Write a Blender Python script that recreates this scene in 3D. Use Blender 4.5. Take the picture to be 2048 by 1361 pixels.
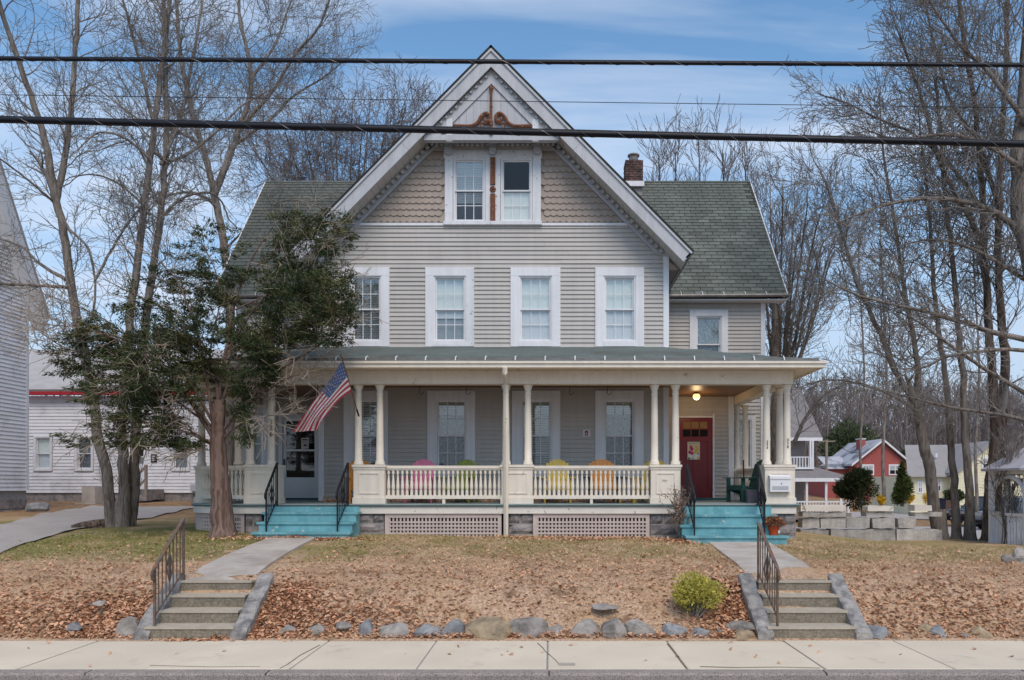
import bpy, math, random
import numpy as np
from mathutils import Vector, Matrix, Euler

scene = bpy.context.scene
for _o in list(bpy.data.objects):
    bpy.data.objects.remove(_o)
C = scene.collection
R = math.radians

# ------------------------------------------------------------------ camera
F = 1530.0; VX = 1100.0; VY = 970.0; CZ = 2.046     # focal length in photo pixels, vanishing point, eye height
cd = bpy.data.cameras.new('camera'); cam = bpy.data.objects.new('camera', cd); C.objects.link(cam)
cam.location = (0, 0, CZ); cam.rotation_euler = (R(90), 0, 0)
cd.sensor_fit = 'HORIZONTAL'; cd.sensor_width = 36.0; cd.lens = 36.0 * F / 2048.0
cd.shift_x = (1024 - VX) / 2048.0; cd.shift_y = (VY - 680.5) / 2048.0
cd.clip_start = 0.1; cd.clip_end = 2000
scene.camera = cam

# ------------------------------------------------------------------ sky, sun, exposure
SUN_EL, SUN_AZ = 51.0, 164.0          # azimuth measured from +Y clockwise: the sun stands behind the camera
w = bpy.data.worlds.new('World'); scene.world = w; w.use_nodes = True
nt = w.node_tree; nt.nodes.clear()
def N(t, **kw):
    n = nt.nodes.new(t)
    for k, v in kw.items(): setattr(n, k, v)
    return n
out = N('ShaderNodeOutputWorld'); bg = N('ShaderNodeBackground'); sky = N('ShaderNodeTexSky')
sky.sky_type = 'NISHITA'; sky.sun_disc = False; sky.sun_elevation = R(SUN_EL); sky.sun_rotation = R(SUN_AZ)
sky.air_density = 1.0; sky.dust_density = 0.6; sky.ozone_density = 2.0
tc = N('ShaderNodeTexCoord'); sep = N('ShaderNodeSeparateXYZ'); nt.links.new(tc.outputs['Generated'], sep.inputs[0])
def math_node(op, a, b):
    m = N('ShaderNodeMath', operation=op)
    for i, v in enumerate((a, b)):
        if isinstance(v, (int, float)): m.inputs[i].default_value = v
        else: nt.links.new(v, m.inputs[i])
    return m.outputs[0]
zz = math_node('MAXIMUM', sep.outputs[2], 0.0); den = math_node('ADD', zz, 0.22)
cx = math_node('DIVIDE', sep.outputs[0], den); cy = math_node('DIVIDE', sep.outputs[1], den)
comb = N('ShaderNodeCombineXYZ'); nt.links.new(math_node('MULTIPLY', cx, 0.75), comb.inputs[0]); nt.links.new(math_node('MULTIPLY', cy, 1.7), comb.inputs[1])
nz = N('ShaderNodeTexNoise'); nz.inputs['Scale'].default_value = 1.15; nz.inputs['Detail'].default_value = 7; nz.inputs['Roughness'].default_value = 0.52
nz.inputs['Distortion'].default_value = 0.5
nt.links.new(comb.outputs[0], nz.inputs['Vector'])
ramp = N('ShaderNodeValToRGB'); ramp.color_ramp.elements[0].position = 0.44; ramp.color_ramp.elements[1].position = 0.68
nt.links.new(nz.outputs['Fac'], ramp.inputs[0])
cl = math_node('MULTIPLY', ramp.outputs[0], 0.8)
mix = N('ShaderNodeMix', data_type='RGBA'); nt.links.new(cl, mix.inputs[0])
tint = N('ShaderNodeMix', data_type='RGBA', blend_type='MULTIPLY'); tint.inputs[0].default_value = 1.0
nt.links.new(sky.outputs[0], tint.inputs[6]); tint.inputs[7].default_value = (1.08, 1.36, 1.40, 1)
nt.links.new(tint.outputs[2], mix.inputs[6]); mix.inputs[7].default_value = (6.2, 6.6, 7.3, 1)
hz_ = N('ShaderNodeMapRange', interpolation_type='SMOOTHSTEP'); nt.links.new(sep.outputs[2], hz_.inputs[0])
for _i, _v in enumerate((0.02, 0.42, 0.9, 0.0)): hz_.inputs[_i + 1].default_value = _v
haze_mix = N('ShaderNodeMix', data_type='RGBA'); nt.links.new(hz_.outputs[0], haze_mix.inputs[0]); nt.links.new(mix.outputs[2], haze_mix.inputs[6]); haze_mix.inputs[7].default_value = (3.9, 4.3, 5.3, 1)
nt.links.new(haze_mix.outputs[2], bg.inputs['Color']); bg.inputs['Strength'].default_value = 0.13
nt.links.new(bg.outputs[0], out.inputs[0])
sl = bpy.data.lights.new('sun', 'SUN'); sun = bpy.data.objects.new('sun', sl); C.objects.link(sun)
sl.energy = 2.0; sl.angle = R(32); sl.color = (1.0, 0.86, 0.74)
sd = Vector((math.sin(R(SUN_AZ)) * math.cos(R(SUN_EL)), math.cos(R(SUN_AZ)) * math.cos(R(SUN_EL)), math.sin(R(SUN_EL))))
sun.rotation_euler = sd.to_track_quat('Z', 'Y').to_euler(); sun.location = (0, -10, 30)
vs = scene.view_settings; vs.view_transform = 'Standard'; vs.look = 'None'; vs.gamma = 1.0; vs.use_curve_mapping = False
vs.exposure = 0.16
scene.render.engine = 'CYCLES'
scene.cycles.max_bounces = 6; scene.cycles.transparent_max_bounces = 16

# ------------------------------------------------------------------ helpers
def PX(px, Y): return (px - VX) / F * Y
def PZ(py, Y): return CZ + (VY - py) / F * Y
def P(px, py, Y): return Vector((PX(px, Y), Y, PZ(py, Y)))
def s2l(c):
    return tuple((v / 255 / 12.92) if v / 255 <= 0.04045 else ((v / 255 + 0.055) / 1.055) ** 2.4 for v in c)
W = {}
def link(o, parent=None, mat=None):
    C.objects.link(o)
    W[o.name] = mat if mat is not None else Matrix.Identity(4)
    if parent is not None:
        o.parent = parent; o.matrix_parent_inverse = W[parent.name].inverted()
    return o
def tag(o, label, cat, group=None, kind=None):
    o['label'] = label; o['category'] = cat
    if group: o['group'] = group
    if kind: o['kind'] = kind
    return o
def thing(name, label, cat, loc, group=None):
    o = bpy.data.objects.new(name, None); o.location = loc; o.empty_display_size = 0.2
    link(o, None, Matrix.Translation(loc)); tag(o, label, cat, group); return o
def mesh(verts, faces, mat=None, smooth=False, name='mesh'):
    m = bpy.data.meshes.new(name); m.from_pydata([tuple(v) for v in verts], [], faces); m.update()
    if mat is not None: m.materials.append(mat)
    if smooth: m.polygons.foreach_set('use_smooth', [True] * len(m.polygons))
    return m
def npmesh(v, f, mat, smooth=False):
    """v (n,3) array, f (m,k) int array"""
    v = np.asarray(v, dtype=np.float32); f = np.asarray(f, dtype=np.int32); k = f.shape[1]
    m = bpy.data.meshes.new('mesh'); m.vertices.add(len(v)); m.vertices.foreach_set('co', v.ravel())
    m.loops.add(f.size); m.loops.foreach_set('vertex_index', f.ravel())
    m.polygons.add(len(f)); m.polygons.foreach_set('loop_start', np.arange(0, f.size, k, dtype=np.int32))
    m.polygons.foreach_set('loop_total', np.full(len(f), k, dtype=np.int32))
    if smooth: m.polygons.foreach_set('use_smooth', np.ones(len(f), dtype=bool))
    m.update(calc_edges=True); m.materials.append(mat); return m
def ob(name, m, parent=None, loc=(0, 0, 0), rot=(0, 0, 0), scale=(1, 1, 1)):
    o = bpy.data.objects.new(name, m); o.location = loc; o.rotation_euler = rot; o.scale = scale
    M4 = Matrix.LocRotScale(Vector(loc), Euler(rot), Vector(scale))
    return link(o, parent, M4)
BOXF = [(0, 3, 2, 1), (4, 5, 6, 7), (0, 1, 5, 4), (1, 2, 6, 5), (2, 3, 7, 6), (3, 0, 4, 7)]
def boxv(x0, x1, y0, y1, z0, z1):
    return [(x0, y0, z0), (x1, y0, z0), (x1, y1, z0), (x0, y1, z0), (x0, y0, z1), (x1, y0, z1), (x1, y1, z1), (x0, y1, z1)]
class MB:
    def __init__(s): s.v = []; s.f = []
    def add(s, v, f):
        o = len(s.v); s.v += [tuple(a) for a in v]; s.f += [tuple(i + o for i in q) for q in f]; return s
    def box(s, x0, x1, y0, y1, z0, z1): return s.add(boxv(min(x0,x1), max(x0,x1), min(y0,y1), max(y0,y1), min(z0,z1), max(z0,z1)), BOXF)
    def bar(s, a, b, wx, wz=None, up=(0, 0, 1)):
        """rectangular bar from a to b, widths across"""
        a = Vector(a); b = Vector(b); d = (b - a).normalized(); wz = wz or wx
        u = Vector(up)
        if abs(d.dot(u)) > 0.98: u = Vector((0, 1, 0))
        s1 = d.cross(u).normalized() * wx / 2; s2 = s1.cross(d).normalized() * wz / 2
        v = [a - s1 - s2, a + s1 - s2, a + s1 + s2, a - s1 + s2, b - s1 - s2, b + s1 - s2, b + s1 + s2, b - s1 + s2]
        return s.add(v, [(0, 1, 2, 3), (7, 6, 5, 4), (0, 4, 5, 1), (1, 5, 6, 2), (2, 6, 7, 3), (3, 7, 4, 0)])
    def tube(s, pts, rad, k=8, cap=True):
        pts = [Vector(p) for p in pts]; n = len(pts)
        if not isinstance(rad, (list, tuple)): rad = [rad] * n
        o = len(s.v); prev = None
        for i, p in enumerate(pts):
            d = (pts[min(i + 1, n - 1)] - pts[max(i - 1, 0)]).normalized()
            if prev is None:
                u = Vector((0, 0, 1)) if abs(d.z) < 0.9 else Vector((1, 0, 0)); a = d.cross(u).normalized()
            else:
                a = (prev - d * prev.dot(d)).normalized()
            prev = a; b = d.cross(a)
            for j in range(k):
                t = 2 * math.pi * j / k
                s.v.append(tuple(p + (a * math.cos(t) + b * math.sin(t)) * rad[i]))
        for i in range(n - 1):
            for j in range(k):
                s.f.append((o + i * k + j, o + i * k + (j + 1) % k, o + (i + 1) * k + (j + 1) % k, o + (i + 1) * k + j))
        if cap:
            s.f.append(tuple(o + j for j in range(k - 1, -1, -1))); s.f.append(tuple(o + (n - 1) * k + j for j in range(k)))
        return s
    def lathe(s, prof, c=(0, 0, 0), k=12):
        """prof = [(r, z)]"""
        o = len(s.v)
        for r, z in prof:
            for j in range(k):
                t = 2 * math.pi * (j + .5) / k; s.v.append((c[0] + r * math.cos(t), c[1] + r * math.sin(t), c[2] + z))
        n = len(prof)
        for i in range(n - 1):
            for j in range(k):
                s.f.append((o + i * k + j, o + i * k + (j + 1) % k, o + (i + 1) * k + (j + 1) % k, o + (i + 1) * k + j))
        s.f.append(tuple(o + j for j in range(k - 1, -1, -1))); s.f.append(tuple(o + (n - 1) * k + j for j in range(k)))
        return s
    def prism(s, poly, d):
        """extrude a planar polygon (3-D points) along vector d"""
        n = len(poly); o = len(s.v); d = Vector(d)
        s.v += [tuple(p) for p in poly] + [tuple(Vector(p) + d) for p in poly]
        s.f.append(tuple(o + i for i in range(n))); s.f.append(tuple(o + n + i for i in range(n - 1, -1, -1)))
        for i in range(n):
            j = (i + 1) % n; s.f.append((o + i, o + n + i, o + n + j, o + j))
        return s
    def build(s, name, mat, parent=None, smooth=False):
        m = mesh(s.v, s.f, mat, smooth); m.validate()
        return ob(name, m, parent)
_cache = {}
def cached(key, fn):
    if key not in _cache: _cache[key] = fn()
    return _cache[key]
def cube(name, mat, parent, x0, x1, y0, y1, z0, z1, rot=(0, 0, 0)):
    """a box-shaped piece: shared unit mesh, scaled"""
    m = cached(('cube', mat.name), lambda: mesh(boxv(-.5, .5, -.5, .5, -.5, .5), BOXF, mat))
    return ob(name, m, parent, ((x0 + x1) / 2, (y0 + y1) / 2, (z0 + z1) / 2), rot, (abs(x1 - x0), abs(y1 - y0), abs(z1 - z0)))
def structure(o): o['kind'] = 'structure'; return o
def smooth01(a, b, x):
    t = min(1, max(0, (x - a) / (b - a))); return t * t * (3 - 2 * t)
def interp(tab, x):
    if x <= tab[0][0]: return tab[0][1]
    for (a, va), (b, vb) in zip(tab, tab[1:]):
        if x <= b: return va + (vb - va) * (x - a) / (b - a)
    return tab[-1][1]

# ------------------------------------------------------------------ materials
def M(name, rgb, rough=0.75, var=0.12, scale=3.0, bump=0.0, bscale=40.0, rnd=0.0, rgb2=None, s2=1.0, t0=.45, t1=.65,
      stretch=None, metal=0.0, spec=0.3, peel=None, peel_at=(.62, .66), peel_scale=9.0, streak=0.0):
    m = bpy.data.materials.new(name); m.use_nodes = True; t = m.node_tree; b = t.nodes['Principled BSDF']
    b.inputs['Roughness'].default_value = rough; b.inputs['Metallic'].default_value = metal; b.inputs['Specular IOR Level'].default_value = spec
    geo = t.nodes.new('ShaderNodeNewGeometry'); vec = geo.outputs['Position']
    if stretch:
        mp = t.nodes.new('ShaderNodeMapping'); mp.inputs['Scale'].default_value = stretch; t.links.new(vec, mp.inputs['Vector']); vec = mp.outputs[0]
    def noise(sc, det=5, ro=.6, v=None):
        n = t.nodes.new('ShaderNodeTexNoise'); n.inputs['Scale'].default_value = sc; n.inputs['Detail'].default_value = det; n.inputs['Roughness'].default_value = ro
        t.links.new(v or vec, n.inputs['Vector']); return n.outputs['Fac']
    def mr(x, a, b_, c, d):
        q = t.nodes.new('ShaderNodeMapRange'); t.links.new(x, q.inputs[0])
        for i, v in enumerate((a, b_, c, d)): q.inputs[i + 1].default_value = v
        return q.outputs[0]
    lin = s2l(rgb); col = t.nodes.new('ShaderNodeRGB'); col.outputs[0].default_value = (*lin, 1); c = col.outputs[0]
    if rgb2 is not None:
        mx = t.nodes.new('ShaderNodeMix'); mx.data_type = 'RGBA'; t.links.new(mr(noise(s2, 6, .62), t0, t1, 0, 1), mx.inputs[0])
        t.links.new(c, mx.inputs[6]); mx.inputs[7].default_value = (*s2l(rgb2), 1); c = mx.outputs[2]
    def mul(c, f):
        mx = t.nodes.new('ShaderNodeMix'); mx.data_type = 'RGBA'; mx.blend_type = 'MULTIPLY'; mx.inputs[0].default_value = 1
        t.links.new(c, mx.inputs[6]); t.links.new(f, mx.inputs[7]); return mx.outputs[2]
    if var: c = mul(c, mr(noise(scale), .3, .7, 1 - var, 1 + var))
    if streak:
        mp2 = t.nodes.new('ShaderNodeMapping'); mp2.inputs['Scale'].default_value = (9, 9, .5); t.links.new(geo.outputs['Position'], mp2.inputs['Vector'])
        c = mul(c, mr(noise(1.0, 4, .6, mp2.outputs[0]), .35, .7, 1 + streak * .4, 1 - streak))
    if rnd:
        oi = t.nodes.new('ShaderNodeObjectInfo'); c = mul(c, mr(oi.outputs['Random'], 0, 1, 1 - rnd, 1 + rnd))
    if peel is not None:
        mx = t.nodes.new('ShaderNodeMix'); mx.data_type = 'RGBA'; t.links.new(mr(noise(peel_scale, 6, .7), peel_at[0], peel_at[1], 0, 1), mx.inputs[0])
        t.links.new(c, mx.inputs[6]); mx.inputs[7].default_value = (*s2l(peel), 1); c = mx.outputs[2]
    t.links.new(c, b.inputs['Base Color'])
    if bump:
        bn = t.nodes.new('ShaderNodeBump'); bn.inputs['Strength'].default_value = bump; bn.inputs['Distance'].default_value = 0.03
        t.links.new(noise(bscale, 4, .65), bn.inputs['Height']); t.links.new(bn.outputs[0], b.inputs['Normal'])
    return m
siding = M('siding_grey', (184, 178, 171), .6, .05, 1.2, rnd=.025, streak=.06)
porch_siding = siding
white = M('white_trim', (222, 221, 222), .55, .05, 2.0, streak=.09, peel=(186, 182, 178), peel_at=(.67, .74), peel_scale=8)
gabletrim = M('gable_grey_white', (182, 182, 184), .6, .06, 2.5, streak=.12, peel=(150, 144, 138), peel_at=(.66, .72), peel_scale=7)
oldwhite = M('old_white_paint', (216, 216, 217), .65, .06, 3.0, bump=.15, bscale=60, peel=(122, 112, 102), peel_at=(.62, .66), peel_scale=10, streak=.1)
cream = M('cream_paint', (224, 214, 198), .6, .05, 2.5, streak=.07, peel=(172, 158, 142), peel_at=(.63, .70), peel_scale=5)
creamold = M('cream_paint_peeling', (220, 212, 200), .7, .06, 2.5, peel=(140, 130, 120), peel_at=(.60, .64), peel_scale=5, bump=.2, bscale=30)
lattice_mat = M('lattice_paint', (192, 176, 168), .75, .08, 4, rnd=.04)
brownpaint = M('brown_ornament', (112, 70, 48), .75, .2, 14, bump=.3, bscale=50, peel=(172, 150, 132), peel_at=(.58, .66), peel_scale=18)
scale_mat = M('scallop_shingle', (164, 150, 138), .8, .06, 2.2, rnd=.02, streak=.08)
roofmat = M('green_roof_shingle', (106, 110, 103), .92, .2, 1.1, bump=.5, bscale=150, rnd=.2, streak=.12)
roofsheet = M('green_roof_felt', (44, 47, 45), .95, .12, 1.5)
porchroof = M('porch_roof_shingle', (118, 126, 122), .92, .16, 1.6, bump=.4, bscale=120, rnd=.1, rgb2=(96, 92, 84), s2=.8, t0=.5, t1=.72)
gutter_mat = M('gutter_metal', (122, 118, 114), .5, .2, 3, metal=.3, streak=.15)
teal = M('turquoise_step_paint', (116, 170, 176), .6, .08, 3, bump=.15, bscale=30, rgb2=(92, 146, 154), s2=2.2, peel=(186, 188, 178), peel_at=(.61, .65), peel_scale=6, streak=.12)
darkteal = M('dark_teal_paint', (62, 104, 104), .7, .1, 5)
ceiling_mat = M('stained_ceiling', (120, 84, 54), .45, .15, 3, stretch=(9, 1, 1), spec=.5)
floor_mat = M('porch_floor_grey', (140, 150, 148), .7, .12, 4, peel=(170, 176, 172), peel_at=(.64, .68))
stone = M('foundation_stone', (146, 138, 134), .9, .22, 5, bump=1.0, bscale=14, rnd=.12, rgb2=(108, 104, 106), s2=4)
mortar = M('mortar', (150, 146, 142), .95, .12, 8, bump=.3)
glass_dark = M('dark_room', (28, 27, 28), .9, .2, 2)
shade_mat = M('window_shade', (236, 238, 234), .9, .04, 6)
shade_grey = M('window_shade_grey', (166, 172, 172), .9, .06, 6)
lace = M('lace_curtain', (150, 150, 150), .9, .25, 26, rgb2=(64, 66, 70), s2=22, t0=.42, t1=.6)
bark = M('grey_bark', (136, 126, 117), .95, .25, 2.2, bump=1.0, bscale=24, stretch=(1, 1, .22), rgb2=(100, 88, 78), s2=14, t0=.46, t1=.62)
darkbark = M('dark_wet_bark', (118, 102, 90), .95, .28, 2.2, bump=1.0, bscale=22, stretch=(1, 1, .2), rgb2=(74, 62, 54), s2=12, t0=.45, t1=.6)
twigm = M('twig_bark', (136, 129, 123), .95, .22, .9)
fartwig = M('far_twig_bark', (128, 118, 114), .95, .22, .5)
cedarbark = M('cedar_bark', (126, 106, 96), .95, .25, 3, bump=1.0, bscale=16, stretch=(1, 1, .07), rgb2=(92, 70, 60), s2=16, t0=.45, t1=.6)
needle = M('evergreen_foliage', (62, 74, 46), .85, .38, 2.4, rgb2=(102, 96, 58), s2=1.5, t0=.48, t1=.7, spec=.2)
bushleaf = M('lime_bush_foliage', (186, 174, 84), .8, .3, 12, rgb2=(140, 142, 66), s2=7, spec=.2)
yewleaf = M('dark_yew_foliage', (52, 62, 36), .85, .35, 3, rgb2=(78, 82, 40), s2=2)
concrete = M('sidewalk_concrete', (218, 203, 180), .9, .09, 2.2, peel=(186, 170, 154), peel_at=(.60, .74), peel_scale=1.4, bump=.12, bscale=160, rnd=.02, rgb2=(206, 192, 170), s2=1.1)
walkconc = M('walk_concrete', (186, 176, 166), .9, .10, 2.4, bump=.2, bscale=110, rnd=.03, rgb2=(166, 154, 142), s2=1.6)
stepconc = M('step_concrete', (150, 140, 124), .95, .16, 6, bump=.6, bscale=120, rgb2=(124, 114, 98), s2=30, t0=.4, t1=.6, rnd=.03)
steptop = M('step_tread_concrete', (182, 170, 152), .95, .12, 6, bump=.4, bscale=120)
granite = M('granite_kerb', (168, 156, 146), .9, .12, 5, bump=.4, bscale=120, rgb2=(116, 106, 98), s2=70, t0=.48, t1=.58)
cheekstone = M('cheek_stone', (158, 152, 146), .9, .25, 9, bump=.8, bscale=26, rgb2=(112, 108, 106), s2=6)
asphalt = M('asphalt', (92, 90, 88), .95, .1, 3, bump=.3, bscale=150)
drive = M('driveway_asphalt', (172, 164, 158), .95, .08, 1.3, bump=.3, bscale=130, rgb2=(154, 146, 140), s2=30)
iron = M('black_iron', (34, 34, 38), .55, .2, 8, metal=.2)
rustiron = M('rusty_iron', (104, 92, 84), .75, .3, 10, metal=.2, rgb2=(126, 92, 72), s2=6)
cable = M('cable_black', (26, 24, 30), .5, .15, 2)
lashing = M('lashing_wire', (120, 118, 120), .4, .1, 5, metal=.5)
brick = M('chimney_brick', (102, 78, 71), .9, .25, 12, rnd=.3, rgb2=(66, 54, 54), s2=5)
wclap = M('neighbour_white_clapboard', (226, 224, 226), .7, .05, 2, rnd=.03, rgb2=(196, 194, 196), s2=1.6, t0=.5, t1=.75)
redtrim = M('red_trim', (166, 40, 50), .6, .1, 3)
greyroof = M('grey_roof_shingle', (168, 164, 162), .95, .1, 2, rnd=.06)
rockm = M('field_stone', (158, 150, 142), .95, .2, 7, bump=.8, bscale=22, rgb2=(112, 106, 100), s2=4, rnd=.14)
rockb = M('blue_field_stone', (146, 146, 146), .95, .2, 7, bump=.8, bscale=22, rgb2=(114, 114, 116), s2=4, rnd=.1)
rockt = M('tan_field_stone', (168, 148, 120), .95, .2, 7, bump=.8, bscale=22, rgb2=(130, 116, 96), s2=4, rnd=.1)
palewall = M('pale_garden_wall', (188, 182, 174), .9, .2, 3, bump=.9, bscale=14, rgb2=(140, 136, 130), s2=3, rnd=.16, streak=.2)
leafm = M('dead_leaf', (206, 160, 126), .9, .42, 16, rgb2=(160, 116, 88), s2=11)
straw = M('straw_grass', (186, 160, 124), .95, .25, 5, rgb2=(154, 132, 92), s2=1.2)
def colour(name, rgb, rough=.6, var=.08, **k): return M(name, rgb, rough, var, 6, **k)
def glass(name, refl=0.18, tintc=(1, 1, 1)):
    m = bpy.data.materials.new(name); m.use_nodes = True; t = m.node_tree; t.nodes.clear()
    o = t.nodes.new('ShaderNodeOutputMaterial'); a = t.nodes.new('ShaderNodeBsdfTransparent'); a.inputs[0].default_value = (*tintc, 1)
    g = t.nodes.new('ShaderNodeBsdfGlossy'); g.inputs['Roughness'].default_value = .03
    nn = t.nodes.new('ShaderNodeTexNoise'); nn.inputs['Scale'].default_value = 1.6; bp = t.nodes.new('ShaderNodeBump'); bp.inputs['Strength'].default_value = .06
    geo = t.nodes.new('ShaderNodeNewGeometry'); t.links.new(geo.outputs['Position'], nn.inputs['Vector'])
    t.links.new(nn.outputs['Fac'], bp.inputs['Height']); t.links.new(bp.outputs[0], g.inputs['Normal'])
    mx = t.nodes.new('ShaderNodeMixShader'); mx.inputs[0].default_value = refl
    t.links.new(a.outputs[0], mx.inputs[1]); t.links.new(g.outputs[0], mx.inputs[2]); t.links.new(mx.outputs[0], o.inputs[0]); return m
pane_mat = glass('window_glass', .13, (.93, .95, .94)); screen_mat = glass('screened_glass', .06, (.88, .9, .92))

# ------------------------------------------------------------------ terrain
PROF = [(10.08, .0), (10.25, .06), (10.45, .17), (11.0, .55), (11.5, .69), (13, .80), (15.2, .93), (17, .98), (20, 1.0)]
def ground(x, y):
    z = interp(PROF, y)
    if y > 11: z += -0.011 * x * smooth01(11, 14, y)
    if y > 12: z -= .15 * smooth01(5.2, 8, x) * smooth01(12, 16, y)
    if y > 17:
        r = smooth01(5.2, 8.5, x) if y < 60 else smooth01(-30, 0, x)
        zr = interp([(17, z), (20.5, z - .12), (30, -.25), (36, -.5), (60, -.5), (75, -.1), (105, 1.5), (150, 8.0), (230, 17), (300, 24)], y)
        zl = interp([(17, z), (20, z + .02), (31, 1.38), (60, 1.6), (140, 3.0), (230, 12), (300, 24)], y)
        z = zl * (1 - r) + zr * r
    return z
def pit(x, y): # soften random unevenness
    return .018 * math.sin(x * 2.1 + y * .7) * math.sin(y * 2.6 - x * .4) + .01 * math.sin(x * 5.3) * math.sin(y * 6.1 + x)
def sm_np(a, b, x): t = np.clip((x - a) / (b - a), 0, 1); return t * t * (3 - 2 * t)
def groundv(x, y):
    z = np.interp(y, [p[0] for p in PROF], [p[1] for p in PROF]) - .011 * x * sm_np(11, 14, y) * (y > 11) - .15 * sm_np(5.2, 8, x) * sm_np(12, 16, y) * (y > 12)
    return z + (y > 10.2) * (.018 * np.sin(x * 2.1 + y * .7) * np.sin(y * 2.6 - x * .4) + .01 * np.sin(x * 5.3) * np.sin(y * 6.1 + x))
def groundz(x, y): return ground(x, y) + (pit(x, y) if 10.2 < y < 30 else 0)
xs = np.unique(np.concatenate([np.arange(-150, -24, 6.), np.arange(-24, -9, .8), np.arange(-9, 12, .16), np.arange(12, 30, .8), np.arange(30, 181, 6.)]))
ys = np.unique(np.concatenate([np.arange(10.02, 18, .12), np.arange(18, 40, .5), np.arange(40, 100, 4.), np.arange(100, 301, 10.)]))
gv = [(x, y, groundz(x, y)) for y in ys for x in xs]; nx = len(xs)
gf = [(j * nx + i, j * nx + i + 1, (j + 1) * nx + i + 1, (j + 1) * nx + i) for j in range(len(ys) - 1) for i in range(nx - 1)]
def lawn_material():
    m = bpy.data.materials.new('dry_lawn'); m.use_nodes = True; t = m.node_tree; b = t.nodes['Principled BSDF']
    b.inputs['Roughness'].default_value = .97; b.inputs['Specular IOR Level'].default_value = .1
    geo = t.nodes.new('ShaderNodeNewGeometry'); pos = geo.outputs['Position']
    def noise(sc, det=6, ro=.65):
        n = t.nodes.new('ShaderNodeTexNoise'); n.inputs['Scale'].default_value = sc; n.inputs['Detail'].default_value = det; n.inputs['Roughness'].default_value = ro
        t.links.new(pos, n.inputs['Vector']); return n.outputs['Fac']
    def mr(x, a, b_, c=0., d=1.):
        q = t.nodes.new('ShaderNodeMapRange'); q.interpolation_type = 'SMOOTHSTEP'; t.links.new(x, q.inputs[0])
        for i, v in enumerate((a, b_, c, d)): q.inputs[i + 1].default_value = v
        return q.outputs[0]
    def mth(op, a, b_):
        q = t.nodes.new('ShaderNodeMath'); q.operation = op
        for i, v in enumerate((a, b_)):
            if isinstance(v, float): q.inputs[i].default_value = v
            else: t.links.new(v, q.inputs[i])
        return q.outputs[0]
    def mixc(f, c1, c2):
        mx = t.nodes.new('ShaderNodeMix'); mx.data_type = 'RGBA'; t.links.new(f, mx.inputs[0])
        for i, c in ((6, c1), (7, c2)):
            if isinstance(c, tuple): mx.inputs[i].default_value = (*s2l(c), 1)
            else: t.links.new(c, mx.inputs[i])
        return mx.outputs[2]
    sp = t.nodes.new('ShaderNodeSeparateXYZ'); t.links.new(pos, sp.inputs[0]); X, Y = sp.outputs[0], sp.outputs[1]
    c = mixc(mr(noise(26), .38, .62), (218, 186, 156), (166, 134, 108))          # straw and thatch
    c = mixc(mr(noise(1.3), .48, .66), c, (198, 164, 130)); c = mixc(mr(noise(2.6), .56, .68), c, (140, 112, 90))
    up = mth('MULTIPLY', mr(Y, 11.6, 14.2), mr(noise(.8), .36, .6))               # the grass is still greenish on the flat
    c = mixc(mth('MULTIPLY', up, .75), c, mixc(mr(noise(30), .4, .6), (160, 146, 92), (122, 118, 70)))
    lf = mth('MULTIPLY', mth('MULTIPLY', mr(X, -3.6, -5.6), mr(Y, 12.0, 13.6)), mr(noise(1.1), .36, .56))
    lf = mth('MULTIPLY', lf, mr(Y, 19.5, 17.5))
    c = mixc(mth('MULTIPLY', lf, .8), c, mixc(mr(noise(34), .4, .6), (126, 130, 66), (92, 100, 48)))
    far = mr(Y, 19.0, 23.0); c = mixc(far, c, mixc(mr(noise(3.2), .4, .62), (166, 132, 100), (128, 104, 78)))
    wood = mr(Y, 90.0, 110.0); c = mixc(wood, c, (112, 96, 86))
    t.links.new(c, b.inputs['Base Color'])
    bn = t.nodes.new('ShaderNodeBump'); bn.inputs['Strength'].default_value = .9; bn.inputs['Distance'].default_value = .03
    t.links.new(noise(38, 5, .7), bn.inputs['Height']); t.links.new(bn.outputs[0], b.inputs['Normal'])
    return m
lawn = structure(ob('lawn_ground', mesh(gv, gf, lawn_material(), True)))
# street, kerb, sidewalk
road = structure(ob('road', mesh([(-150, -60, -.15), (180, -60, -.15), (180, 8.3, -.15), (-150, 8.3, -.15)], [(0, 1, 2, 3)], asphalt)))
kerb = structure(cube('kerb', granite, None, -60, 60, 8.302, 8.33, -.3, -.03))
rng = random.Random(3)
for a, b_ in ((-40, -15.0), (-15, -5.07), (-5.05, -3.1), (-3.08, -.02), (0, 3.0), (3.02, 5.2), (5.22, 12), (12.02, 40)):
    mb = MB(); r = .03
    mb.prism([(a, 8.31, -.3), (a, 8.31, -.02 - r * .2), (a, 8.325, -.004), (a, 8.48, .0), (a, 8.48, -.3)], (b_ - a, 0, 0))
    mb.build('kerbstone', granite, kerb)
side = structure(cube('sidewalk', mortar, None, -60, 60, 8.486, 10.09, -.2, -.012))
joints = [-37, -22, -13, -8.8, -7.25, -5.93, -4.52, -2.9, -1.49, -.03, 1.53, 3.06, 4.50, 6.2, 7.8, 12, 22, 37]
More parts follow.
